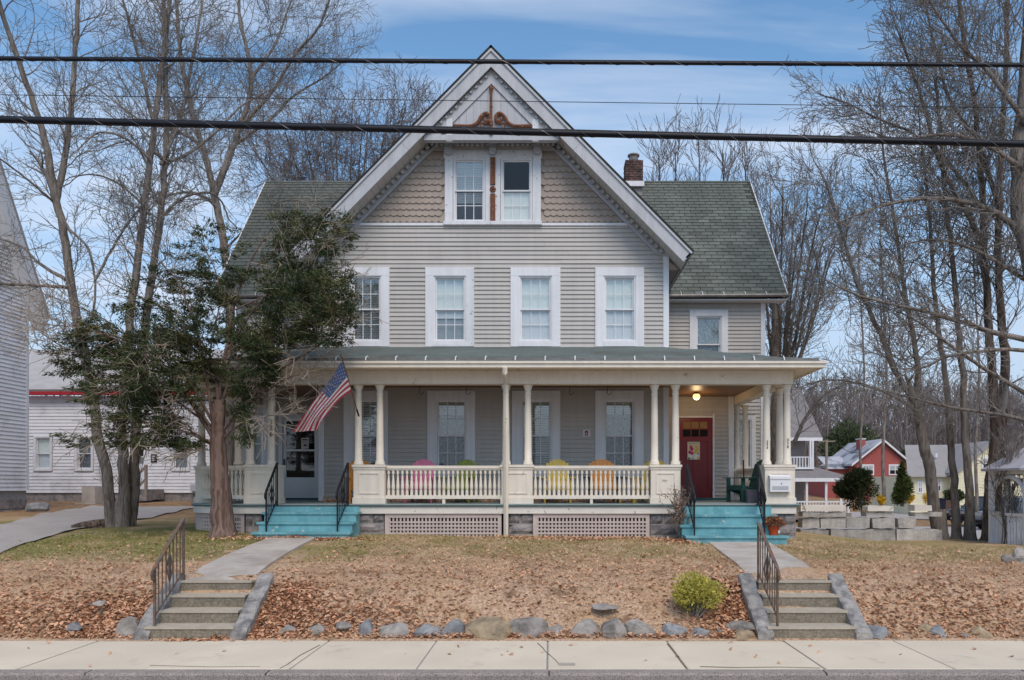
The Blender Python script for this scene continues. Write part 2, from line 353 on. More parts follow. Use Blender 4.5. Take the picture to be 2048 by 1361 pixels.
for a, b_ in zip(joints, joints[1:]):
    if b_ - a > 2: cube('sidewalk_slab', concrete, side, a + .006, b_ - .006, 8.492, 10.08, -.1, 0.0); continue
    q = .006 + rng.random() * .006
    mb = MB(); z = rng.uniform(-.004, .004)
    mb.add([(a + q, 8.492, -.1), (b_ - q, 8.492, -.1), (b_ - q, 10.08, -.1), (a + q, 10.08, -.1), (a + q, 8.492, z - .006), (b_ - q, 8.492, z - .006), (b_ - q, 10.08, z - .003), (a + q, 10.08, z - .003),
            (a + q + .02, 8.51, z), (b_ - q - .02, 8.51, z), (b_ - q - .02, 10.06, z), (a + q + .02, 10.06, z)],
           [(0, 1, 5, 4), (1, 2, 6, 5), (2, 3, 7, 6), (3, 0, 4, 7), (4, 5, 9, 8), (5, 6, 10, 9), (6, 7, 11, 10), (7, 4, 8, 11), (8, 9, 10, 11)])
    mb.build('sidewalk_slab', concrete, side)
crackm = M('crack_dirt', (120, 106, 92), .95, .2, 9)
def crack(pts, w0=.008):
    mb = MB(); q = [Vector((PX(a, CZ * F / (b - VY)), CZ * F / (b - VY), .0045)) for a, b in pts]
    for i, (p_, r_) in enumerate(zip(q, q[1:])): mb.bar(p_, r_, w0 * (1.2 - .8 * i / len(q)), .003)
    mb.build('crack', crackm, side)
crack([(1075, 1287), (1086, 1297), (1090, 1303), (1101, 1312), (1112, 1322), (1117, 1328)]); crack([(640, 1291), (600, 1312), (575, 1330), (560, 1338)], .014); crack([(1335, 1288), (1350, 1306), (1364, 1326), (1374, 1338)], .02); crack([(1400, 1334), (1470, 1336), (1560, 1335), (1640, 1337)], .012); crack([(300, 1332), (420, 1335), (520, 1334)], .012)
cube('sidewalk_patch', walkconc, side, PX(1117, 8.72), PX(1150, 8.72), 8.66, 8.76, .0045, .007)
# front walks: slabs on the lawn
def walk(name, xa0, xa1, xb0, xb1, y0, y1, n):
    par = structure(ob(name, mesh([(xa0 + .02, y0, groundz(xa0, y0) - .06), (xa1 - .02, y0, groundz(xa1, y0) - .06), (xb1 - .02, y1, groundz(xb1, y1) - .02), (xb0 + .02, y1, groundz(xb0, y1) - .02)], [(0, 1, 2, 3)], mortar)))
    for i in range(n):
        ta, tb = i / n, (i + 1) / n; ya, yb = y0 + (y1 - y0) * ta + .008, y0 + (y1 - y0) * tb - .008
        L = lambda t, y: xa0 + (xb0 - xa0) * t; Rr = lambda t, y: xa1 + (xb1 - xa1) * t
        zc = lambda y: max(ground(L(0, 0), y), ground(Rr(0, 0), y)) + .035
        v = [(L(ta, 0), ya, zc(ya)), (Rr(ta, 0), ya, zc(ya)), (Rr(tb, 0), yb, zc(yb)), (L(tb, 0), yb, zc(yb))]
        MB().prism([Vector(p) - Vector((0, 0, .14)) for p in v], (0, 0, .14)).build('walk_slab', walkconc, par)
walk('left_walk', -5.42, -4.40, -5.5, -4.6, 11.0, 15.05, 4)
walk('right_walk', 2.98, 4.05, 3.12, 4.3, 11.0, 15.05, 3)
# driveway and far streets as sheets following the ground
def sheet(name, pts_l, pts_r, mat, n=30, dz=.03):
    v = []; f = []
    for i in range(n + 1):
        t = i / n
        a = [np.interp(t, np.linspace(0, 1, len(pts_l)), [p[k] for p in pts_l]) for k in (0, 1)]
        b = [np.interp(t, np.linspace(0, 1, len(pts_r)), [p[k] for p in pts_r]) for k in (0, 1)]
        for k in range(9):
            x = a[0] + (b[0] - a[0]) * k / 8; y = a[1] + (b[1] - a[1]) * k / 8; v.append((x, y, groundz(x, y) + dz))
    for i in range(n):
        for k in range(8): f.append((i * 9 + k, i * 9 + k + 1, (i + 1) * 9 + k + 1, (i + 1) * 9 + k))
    return structure(ob(name, mesh(v, f, mat, True)))
sheet('driveway', [(-12.6, 10.2), (-11.9, 14), (-12.5, 17.5), (-14.3, 21.5), (-15.6, 26)], [(-8.7, 10.2), (-9.35, 13.2), (-10.15, 16.4), (-10.7, 20.5), (-12.0, 26)], drive, 60, .03)
sheet('side_street', [(9.5, 33.5), (9.5, 46)], [(70, 33.5), (70, 46)], drive, 12, .03)
sheet('far_street', [(8, 56), (8, 66)], [(110, 56), (110, 66)], drive, 12, .04)

# ------------------------------------------------------------------ house
XC = -1.36; YF = 18.3; YB = 16.1; YD = 20.2; YW = 21.2; FL = 1.646
XL, XR = -5.526, 2.835
house = thing('porch_house', 'large grey clapboard two-family house with wrap porch and scalloped gable', 'house', (XC, YF, .9))
CH = .105                                                              # clapboard exposure
def clap_mesh(mat):
    v = []
    for x in (-.5, .5): v += [(x, .01, 0), (x, -.034, 0), (x, -.031, .012), (x, -.007, 1.06), (x, .01, 1.06)]
    f = [(4, 3, 2, 1, 0), (5, 6, 7, 8, 9)] + [(i, i + 1, i + 6, i + 5) for i in range(4)] + [(4, 0, 5, 9)]
    return mesh(v, f, mat)
def siding_wall(parent, x0, x1, z0, z1, y, holes, mat, limit=None, name='clapboard', ch=CH):
    """courses of clapboard, one piece per stretch between the openings"""
    m = cached(('clap', mat.name), lambda: clap_mesh(mat)); z = z0
    while z < z1 - .02:
        h = min(ch, z1 - z); a, b = x0, x1
        if limit: a = max(a, limit(z)[0]); b = min(b, limit(z)[1])
        spans = [(a, b)]
        for hx0, hx1, hz0, hz1 in holes:
            if hz0 < z + h * .5 < hz1:
                ns = []
                for s in spans:
                    if hx1 <= s[0] or hx0 >= s[1]: ns.append(s); continue
                    if hx0 > s[0]: ns.append((s[0], hx0))
                    if hx1 < s[1]: ns.append((hx1, s[1]))
                spans = ns
        cut = []
        for s in spans:                                                  # long courses are butted from two boards
            if s[1] - s[0] > 2.4: m_ = s[0] + (s[1] - s[0]) * rng.uniform(.25, .75); cut += [(s[0], m_ - .002), (m_ + .002, s[1])]
            else: cut.append(s)
        for s in cut:
            if s[1] - s[0] > .03: ob(name, m, parent, ((s[0] + s[1]) / 2, y + rng.uniform(-.002, .002), z), (0, rng.uniform(-.0006, .0006), 0), (s[1] - s[0], 1, h))
        z += ch
def backing(name, parent, x0, x1, z0, z1, y, holes, mat, t=.1, top=None):
    """wall sheet with openings left free"""
    xs = sorted({x0, x1, *[min(max(h[i], x0), x1) for h in holes for i in (0, 1)]}); zs = sorted({z0, z1, *[min(max(h[i], z0), z1) for h in holes for i in (2, 3)]})
    mb = MB()
    for a, b in zip(xs, xs[1:]):
        for c, d in zip(zs, zs[1:]):
            mx, mz = (a + b) / 2, (c + d) / 2
            if any(h[0] < mx < h[1] and h[2] < mz < h[3] for h in holes): continue
            mb.box(a, b, y + .012, y + t, c, d)
    if top: mb.prism([Vector((p[0], y + .012, p[1])) for p in top], (0, t, 0))
    return mb.build(name, mat, parent)
def window(parent, x0, x1, z0, z1, y, cas=.2, style='shade', trim=None, grid=(3, 2), topgrid=None, bottom=.12, top=None, cmesh=True, screen=True, label=None):
    """double-hung sash window in a wall facing the street; x0..z1 is the opening inside the casing"""
    trim = trim or white; top = cas if top is None else top
    mb = MB()
    if cmesh:
        mb.box(x0 - cas, x0, y - .055, y + .02, z0 - bottom, z1); mb.box(x1, x1 + cas, y - .055, y + .02, z0 - bottom, z1)
        mb.box(x0 - cas, x1 + cas, y - .058, y + .02, z1, z1 + top); mb.box(x0, x1, y - .07, y + .02, z0 - bottom, z0)
        wn = mb.build('window', trim, parent)
    else:
        mb.box(x0, x1, y - .04, y + .02, z0 - .05, z0); wn = mb.build('window', trim, parent)
    if label: wn['label'] = label
    fr = .035; mb = MB()
    mb.box(x0, x0 + fr, y - .03, y + .10, z0, z1); mb.box(x1 - fr, x1, y - .03, y + .10, z0, z1)
    mb.box(x0 + fr, x1 - fr, y - .03, y + .10, z1 - fr, z1); mb.box(x0 + fr, x1 - fr, y - .035, y + .10, z0, z0 + fr)
    mb.build('frame', white, wn)
    a, b, c, d = x0 + fr, x1 - fr, z0 + fr, z1 - fr; mid = (c + d) / 2
    for k, (s0, s1, yy) in enumerate(((mid - .02, d, y + .02), (c, mid + .02, y + .052))):
        sw = .035; mb = MB()
        mb.box(a, a + sw, yy, yy + .028, s0, s1); mb.box(b - sw, b, yy, yy + .028, s0, s1); mb.box(a + sw, b - sw, yy, yy + .028, s1 - sw, s1); mb.box(a + sw, b - sw, yy, yy + .028, s0, s0 + sw)
        mb.build('sash', white, wn)
        pa, pb, pc, pd = a + sw, b - sw, s0 + sw, s1 - sw; gx, gz = (topgrid or grid) if k == 0 else grid
        for i in range(1, gx): x = pa + (pb - pa) * i / gx; cube('muntin', white, wn, x - .008, x + .008, yy + .006, yy + .020, pc, pd)
        for i in range(1, gz): z = pc + (pd - pc) * i / gz; cube('muntin', white, wn, pa, pb, yy + .007, yy + .019, z - .008, z + .008)
        pm = screen_mat if (k == 1 and screen) else cached('dark_pane', lambda: glass('dark_pane', .04, (.5, .5, .5))) if (topgrid and k == 0) else pane_mat
        for i in range(gx):
            for j in range(gz):
                cube('pane', pm, wn, pa + (pb - pa) * i / gx + .004, pa + (pb - pa) * (i + 1) / gx - .004, yy + .011, yy + .015, pc + (pd - pc) * j / gz + .004, pc + (pd - pc) * (j + 1) / gz - .004)
    yb = y + .10
    if style == 'shade': cube('roller_shade', shade_mat, wn, a, b, yb, yb + .004, c, d)
    elif style == 'greyshade':
        cube('roller_shade', shade_mat, wn, a, b, yb, yb + .004, c + (d - c) * .36, d); cube('curtain', shade_grey, wn, a, b, yb + .03, yb + .034, c, d)
    elif style in ('blind', 'halfblind', 'topblind'):
        z = d; lo = {'blind': c, 'halfblind': c + (d - c) * .3, 'topblind': c + (d - c) * .8}[style]; mb = MB()
        while z > lo: mb.prism([(a, yb - .012, z), (a, yb + .014, z - .024), (a, yb + .016, z - .022), (a, yb - .010, z + .002)], (b - a, 0, 0)); z -= .042
        mb.build('blind', shade_mat, wn)
        if style == 'topblind': cube('lace_curtain', lace, wn, a, b, yb + .05, yb + .055, c, d)
    elif style == 'lace': cube('lace_curtain', lace, wn, a, b, yb, yb + .004, c, d)
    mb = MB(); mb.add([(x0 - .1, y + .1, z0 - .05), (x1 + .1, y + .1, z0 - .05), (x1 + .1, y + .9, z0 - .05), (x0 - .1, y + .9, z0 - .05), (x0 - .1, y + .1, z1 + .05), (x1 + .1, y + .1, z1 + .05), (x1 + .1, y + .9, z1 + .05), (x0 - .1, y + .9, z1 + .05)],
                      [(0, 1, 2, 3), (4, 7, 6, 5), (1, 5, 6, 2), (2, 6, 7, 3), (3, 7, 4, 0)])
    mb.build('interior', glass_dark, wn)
    return wn
ZP = PZ(693, YF)                   # where the porch roof meets the wall
ZG = 8.285                         # foot of the scalloped gable
ZE = 7.43; ZA = 12.17              # eave and ridge of the front gable
roofz = lambda x: ZA - abs(x - XC) * (ZA - ZE) / (3.32 - XC)
w2 = []
for (ax, bx, st, tr) in ((703, 763, 'blind', None), (868, 932, 'greyshade', 'old'), (1038, 1104, 'shade', None), (1207, 1271, 'shade', None)):
    w2.append((PX(ax, YF), PX(bx, YF), PZ(684, YF), PZ(553, YF), st, tr))
w1 = []
for (ax, bx, st) in ((705, 760, 'blind'), (872, 934, 'topblind'), (1041, 1104, 'blind2'), (1207, 1270, 'topblind')):
    w1.append((PX(ax, YF), PX(bx, YF), PZ(945, YF), PZ(799, YF), st))
holes2 = [(a - .2, b + .2, c - .12, d + .2) for a, b, c, d, *_ in w2]; holes1 = [(a - .2, b + .2, c - .12, d + .2) for a, b, c, d, *_ in w1]
gw = [(PX(907, YF), PX(970, YF)), (PX(1002, YF), PX(1064, YF))]; gz0, gz1 = PZ(444, YF), PZ(318, YF)
gh = [(a, b, gz0, gz1) for a, b in gw]
inner = lambda z: (XC - (ZA - .50 - z) / 1.0117, XC + (ZA - .50 - z) / 1.0117)      # rake line on the wall
open2 = [(a, b, c, d) for a, b, c, d, *_ in w2 + [(*x, 0) for x in []]]
opens = [(a, b, c, d) for a, b, c, d, *_ in w2] + [(a, b, c, d) for a, b, c, d, *_ in w1]
facade = backing('front_wall', house, XL, XR, .9, 7.2, YF, opens, siding)
gtop = backing('gable_wall', house, PX(890, YF), PX(1082, YF), 7.2, 10.2, YF, gh, scale_mat,
               top=[(inner(7.2)[0], 7.2), (PX(890, YF), 7.2), (PX(890, YF), 10.2), (inner(10.2)[0], 10.2)])
MB().prism([Vector((p[0], YF + .012, p[1])) for p in [(PX(1082, YF), 7.2), (inner(7.2)[1], 7.2), (inner(10.2)[1], 10.2), (PX(1082, YF), 10.2)]], (0, .1, 0)).build('gable_wall', scale_mat, house)
MB().prism([Vector((p[0], YF + .012, p[1])) for p in [(inner(10.2)[0], 10.2), (inner(10.2)[1], 10.2), (XC, ZA - .45)]], (0, .1, 0)).build('gable_wall', scale_mat, house)
siding_wall(facade, XL + .12, XR - .12, ZP - .02, ZG - .05, YF, holes2, siding, inner)
siding_wall(facade, XL + .12, XR - .12, 1.66, 4.4, YF, holes1, porch_siding)
for x in (XL, XR - .125):
    cube('corner_board', white, house, x - .004, x + .129, YF - .04, YF + .1, ZP - .05, 7.55); cube('corner_board', white, house, x - .004, x + .129, YF - .04, YF + .1, 1.66, 4.4)
cube('belt_course', white, house, inner(ZG)[0] + .05, inner(ZG)[1] - .05, YF - .05, YF + .01, ZG - .05, ZG + .012)
cube('wall_flashing', white, house, XL, XR, YF - .05, YF + .0, ZP - .06, ZP - .02)
for a, b, c, d, st, tr in w2: window(house, a, b, c, d, YF, .2, st, label=None)
# one casing leg and sill of the second upper window is bare, peeling wood
a, b, c, d = w2[1][:4]; o = MB().box(b + .002, b + .198, YF - .062, YF - .03, c - .1, d + .16).build('peeling_casing', oldwhite, house); o['label'] = 'peeling bare wood casing of the second upper window'
MB().box(a - .01, b + .19, YF - .08, YF - .03, c - .125, c - .07).build('peeling_sill', oldwhite, house)
for a, b, c, d, st in w1: window(house, a, b, c, d, YF, .2, 'blind' if st == 'blind2' else st)
# scalloped shingles of the gable
def scallop():
    n = 7; top = .175; wd = .0768; pts = [(-wd, top), (-wd, .05)] + [(-wd * math.cos(math.pi * i / n), .05 - .05 * math.sin(math.pi * i / n)) for i in range(1, n)] + [(wd, .05), (wd, top)]
    v = [(x, -.036 + .03 * z / top, z) for x, z in pts] + [(x, .012, z) for x, z in pts]; k = len(pts)
    return mesh(v, [tuple(range(k))] + [(i, k + i, k + (i + 1) % k, (i + 1) % k) for i in range(k)], scale_mat)
sm = scallop()
for row in range(13):
    z = ZG + .03 + row * .149; l, r_ = inner(z + .1)
    for side_ in (0, 1):
        x = PX(1082, YF) + .075 + (row % 2) * .076 if side_ else PX(890, YF) - .075 - (row % 2) * .076
        while (x < r_ + .02) if side_ else (x > l - .02):
            if z < PZ(312, YF): ob('scallop_shingle', sm, gtop, (x, YF + .002, z + rng.uniform(-.003, .003)))
            x += .1524 if side_ else -.1524
# paired gable windows with carved mullion
wl = window(house, gw[0][0], gw[0][1], gz0, gz1, YF, style='halfblind', trim=oldwhite, cmesh=False)
wr = window(house, gw[1][0], gw[1][1], gz0, gz1, YF, style='none', trim=oldwhite, cmesh=False, topgrid=(1, 1), screen=False)
cube('cafe_curtain', shade_mat, wr, gw[1][0] + .04, gw[1][1] - .04, YF + .10, YF + .105, gz0 + .03, (gz0 + gz1) / 2)
for xa, xb in ((890, 906), (971, 1001), (1065, 1082)): cube('gable_window_post', oldwhite, house, PX(xa, YF), PX(xb, YF), YF - .05, YF + .02, PZ(450, YF), PZ(303, YF))
cube('gable_window_head', oldwhite, house, PX(888, YF), PX(1084, YF), YF - .055, YF + .02, PZ(318, YF), PZ(300, YF))
cube('gable_window_sill', oldwhite, house, PX(888, YF), PX(1084, YF), YF - .10, YF + .02, PZ(452, YF), PZ(445, YF))
xm = PX(986, YF); om = MB()
om.box(xm - .06, xm + .06, YF - .09, YF - .052, PZ(372, YF), PZ(318, YF)); om.box(xm - .06, xm + .06, YF - .09, YF - .052, PZ(445, YF), PZ(390, YF))
om.build('carved_mullion', brownpaint, house)
rosette = MB().lathe([(.0, .0), (.075, 0), (.075, .02), (.05, .03), (.03, .02), (.012, .045), (0, .045)], k=16)
o = ob('rosette', mesh(rosette.v, rosette.f, brownpaint), house, (xm, YF - .05, PZ(381, YF)), (R(90), 0, 0))
# front gable roof with rake boards, soffit, frieze and dentils
YR = 17.62; SL = math.atan2(ZA - ZE, 3.32 - XC); 
for s in (-1, 1):
    e = Vector((XC + s * (3.32 - XC), YR - .03, ZE)); a = Vector((XC, YR - .03, ZA)); nrm = Vector((s * math.sin(SL), 0, math.cos(SL)))
    MB().prism([a, e, e + Vector((0, 11, 0)), a + Vector((0, 11, 0))] if s > 0 else [e, a, a + Vector((0, 11, 0)), e + Vector((0, 11, 0))], nrm * -.07).build('gable_roof', roofsheet, house)
    along = Vector((s * math.cos(SL), 0, -math.sin(SL))); Lr = (e - a).length
    lowf = lambda t, off, yy: Vector((XC, yy, ZA)) + along * t - nrm * off
    # rake (barge) board in two lengths, a moulding at its top
    for t0, t1 in ((0.0, 3.05), (3.055, Lr)):
        o0 = .07 * math.tan(math.pi / 2 - SL) if t0 == 0 else 0
        top0 = lowf(t0, .07, YR) if t0 else Vector((XC, YR, ZA - .07 / math.cos(SL)))
        bot0 = lowf(t0, .345, YR) if t0 else Vector((XC, YR, ZA - .345 / math.cos(SL)))
        MB().prism([top0, lowf(t1, .07, YR), lowf(t1, .345, YR), bot0], (0, .04, 0)).build('rake_board', gabletrim, house)
    MB().prism([Vector((XC, YR - .035, ZA - .055 / math.cos(SL))), lowf(Lr, .055, YR - .035), lowf(Lr, .10, YR - .035), Vector((XC, YR - .035, ZA - .10 / math.cos(SL)))], (0, .03, 0)).build('rake_moulding', gabletrim, house)
    # soffit planks between rake board and wall
    t = .1; pm = None
    while t < Lr - .02:
        pw = .195; p = lowf(t + pw / 2, .30, (YR + .04 + YF) / 2)
        cube('soffit_plank', siding, house, p.x - pw / 2, p.x + pw / 2, YR + .042, YF - .01, p.z - .008, p.z + .008, (0, s * SL, 0)); t += .2
    # frieze on the wall below the soffit
    MB().prism([Vector((XC, YF - .06, ZA - .26 / math.cos(SL))), lowf(Lr - .30, .26, YF - .06), lowf(Lr - .62, .47, YF - .06), Vector((XC, YF - .06, ZA - .47 / math.cos(SL)))], (0, .07, 0)).build('rake_frieze', gabletrim, house)
    MB().prism([Vector((XC, YF - .08, ZA - .44 / math.cos(SL))), lowf(Lr - .60, .44, YF - .08), lowf(Lr - .64, .48, YF - .08), Vector((XC, YF - .08, ZA - .48 / math.cos(SL)))], (0, .03, 0)).build('frieze_moulding', gabletrim, house)
    db = MB(); t = .45
    while t < Lr - .45:
        p = lowf(t, .365, YF - .105); db.bar(p - along * .04, p + along * .04, .09, .075, up=nrm); t += .165
    db.build('dentil_row', siding, house)
    # eave fascia and sloping soffit along the side of the gable roof
    ee = lowf(Lr, .07, YR); ei = Vector((XR if s > 0 else XL, 0, ZE - .02))
    MB().prism([ee, lowf(Lr, .24, YR), lowf(Lr - .04, .24, YR), lowf(Lr - .04, .07, YR)], (0, 8.6, 0)).build('eave_fascia', gutter_mat, house)
    q0 = lowf(Lr - .03, .23, YR + .04); q1 = lowf(Lr - .66, .23, YR + .04)
    MB().prism([q0, q1, q1 - nrm * .015, q0 - nrm * .015], (0, 8.5, 0)).build('eave_soffit', siding, house)
    sx = XR if s > 0 else XL
    cube('side_wall', siding, house, sx - .1 * s, sx, YF + .1, YW + .1, .9, 7.6)
# pediment with carved scrolls
YPd = YR + .12; zb = PZ(283, YPd); zw = PZ(283, YF)
pxl, pxr = PX(905, YPd), PX(1065, YPd)
pin = lambda z, off: (ZA - off - z) / 1.0117
ped = MB().prism([Vector((XC - (ZA - .62 - zb) / 1.0117, YPd + .05, zb)), Vector((XC + (ZA - .62 - zb) / 1.0117, YPd + .05, zb)), Vector((XC, YPd + .05, ZA - .62))], (0, .04, 0)).build('pediment', gabletrim, house)
x = pxl
while x < pxr - .02:                                                     # upright boards of the panel
    xe = min(x + .16, pxr); zt = lambda q: ZA - .72 - abs(q - XC) * 1.0117
    pts = [(x + .003, zb + .14), (xe - .003, zb + .14), (xe - .003, max(zt(xe), zb + .16))]
    if x < XC < xe: pts.append((XC, zt(XC)))
    pts.append((x + .003, max(zt(x), zb + .16)))
    MB().prism([Vector((p[0], YPd + .035, p[1])) for p in pts], (0, .02, 0)).build('pediment_board', gabletrim, ped); x += .16
for s in (-1, 1):
    w1_, w2_ = (ZA - .60 - zb - .13) / 1.0117, (ZA - .82 - zb - .13) / 1.0117
    MB().prism([Vector((XC, YPd, ZA - .60)), Vector((XC + s * w1_, YPd, zb + .13)), Vector((XC + s * w2_, YPd, zb + .13)), Vector((XC, YPd, ZA - .82))], (0, .05, 0)).build('pediment_rail', gabletrim, ped)
    xp = pxr if s > 0 else pxl - .14
    cube('pediment_post', oldwhite, ped, xp, xp + .14, YPd - .012, YPd + .05, zb, zb + .52)
for s in (-1, 1):
    w0_, w3_ = (ZA - .47 - zb - .13) / 1.0117, (ZA - .605 - zb - .13) / 1.0117
    MB().prism([Vector((XC, YPd + .005, ZA - .47)), Vector((XC + s * w0_, YPd + .005, zb + .13)), Vector((XC + s * w3_, YPd + .005, zb + .13)), Vector((XC, YPd + .005, ZA - .605))], (0, .05, 0)).build('pediment_cornice', siding, ped)
    k_ = .12
    while k_ < w3_ - .06:
        c0 = Vector((XC + s * k_, YPd - .02, ZA - .56 - k_ * 1.0117)); d_s = Vector((s, 0, -1.0117)).normalized(); MB().bar(c0 - d_s * .03, c0 + d_s * .03, .045, .045, up=(0, 1, 0)).build('dentil', gabletrim, ped); k_ += .115
cube('pediment_base', gabletrim, ped, XC - 1.56, XC + 1.56, YPd - .02, YPd + .06, zb + .02, zb + .14)
cube('cornice_soffit', siding, ped, XC - 1.66, XC + 1.66, YPd + .06, YF - .01, zw + .05, zw + .07)
cube('cornice_frieze', siding, house, XC - 1.75, XC + 1.75, YF - .06, YF - .01, PZ(303, YF), zw + .05)
for k in range(27):
    xx = XC - 1.6 + k * .12
    if all(abs(xx - PX(c_, YF)) > .1 for c_ in (898, 986, 1074)): cube('dentil', gabletrim, ped, xx, xx + .065, YF - .16, YF - .062, zw - .145, zw - .05)
cube('dentil_band', gabletrim, ped, XC - 1.66, XC + 1.66, YF - .15, YF - .06, zw - .05, zw + .05)
for c_ in (898, 986, 1074):
    xx = PX(c_, YF); mb = MB(); mb.box(xx - .085, xx + .085, YF - .20, YF - .06, zw - .30, zw - .10)
    mb.add([(xx - .085, YF - .20, zw - .10), (xx + .085, YF - .20, zw - .10), (xx + .085, YF - .06, zw - .10), (xx - .085, YF - .06, zw - .10), (xx - .13, YF - .30, zw - .025), (xx + .13, YF - .30, zw - .025), (xx + .13, YF - .06, zw - .025), (xx - .13, YF - .06, zw - .025)], BOXF)
    mb.prism([Vector((xx + .085 * math.cos(t), YF - .16, zw - .30 + .07 * math.sin(t))) for t in np.linspace(math.pi, 2 * math.pi, 8)], (0, .1, 0))
    mb.build('bracket', gabletrim, ped)
mb = MB()                                                                # carved scrolls and turned spindle
mb.lathe([(.05, 0), (.05, .05), (.03, .10), (.035, .2), (.045, .22), (.045, .32), (.03, .34), (.028, .62), (.036, .63), (.036, .66), (.028, .67), (.03, 1.0), (.05, 1.06), (.055, 1.12)], (xm, YPd - .02, zb + .14), 10)
mb.build('turned_spindle', brownpaint, ped)
for s in (-1, 1):
    px = [(905 + 1 if s < 0 else 1064, 256), (940 if s < 0 else 1031, 257), (955 if s < 0 else 1016, 250), (962 if s < 0 else 1009, 238), (972 if s < 0 else 999, 231), (980 if s < 0 else 992, 237), (978 if s < 0 else 993, 247), (970 if s < 0 else 1001, 246), (969 if s < 0 else 1002, 239)]
    pts = [P(a, b - 4, YPd - .02) for a, b in px]; fine = []
    for i in range(len(pts) - 1):
        p0, p1, p2, p3 = pts[max(i - 1, 0)], pts[i], pts[i + 1], pts[min(i + 2, len(pts) - 1)]
        for k in range(4):
            t = k / 4; fine.append(.5 * ((2 * p1) + (p2 - p0) * t + (2 * p0 - 5 * p1 + 4 * p2 - p3) * t * t + (3 * p1 - p0 - 3 * p2 + p3) * t ** 3))
    fine.append(pts[-1])
    MB().tube(fine, [.042] * (len(fine) - 6) + [.034, .032, .03, .028, .026, .024], 6).build('scroll', brownpaint, ped)
    MB().tube([P(a, b - 4, YPd - .02) for a, b in ((978 if s < 0 else 993, 249), (968 if s < 0 else 1003, 251), (961 if s < 0 else 1010, 252), (962 if s < 0 else 1009, 259))], [.03, .03, .026, .012], 6).build('scroll_leaf', brownpaint, ped)

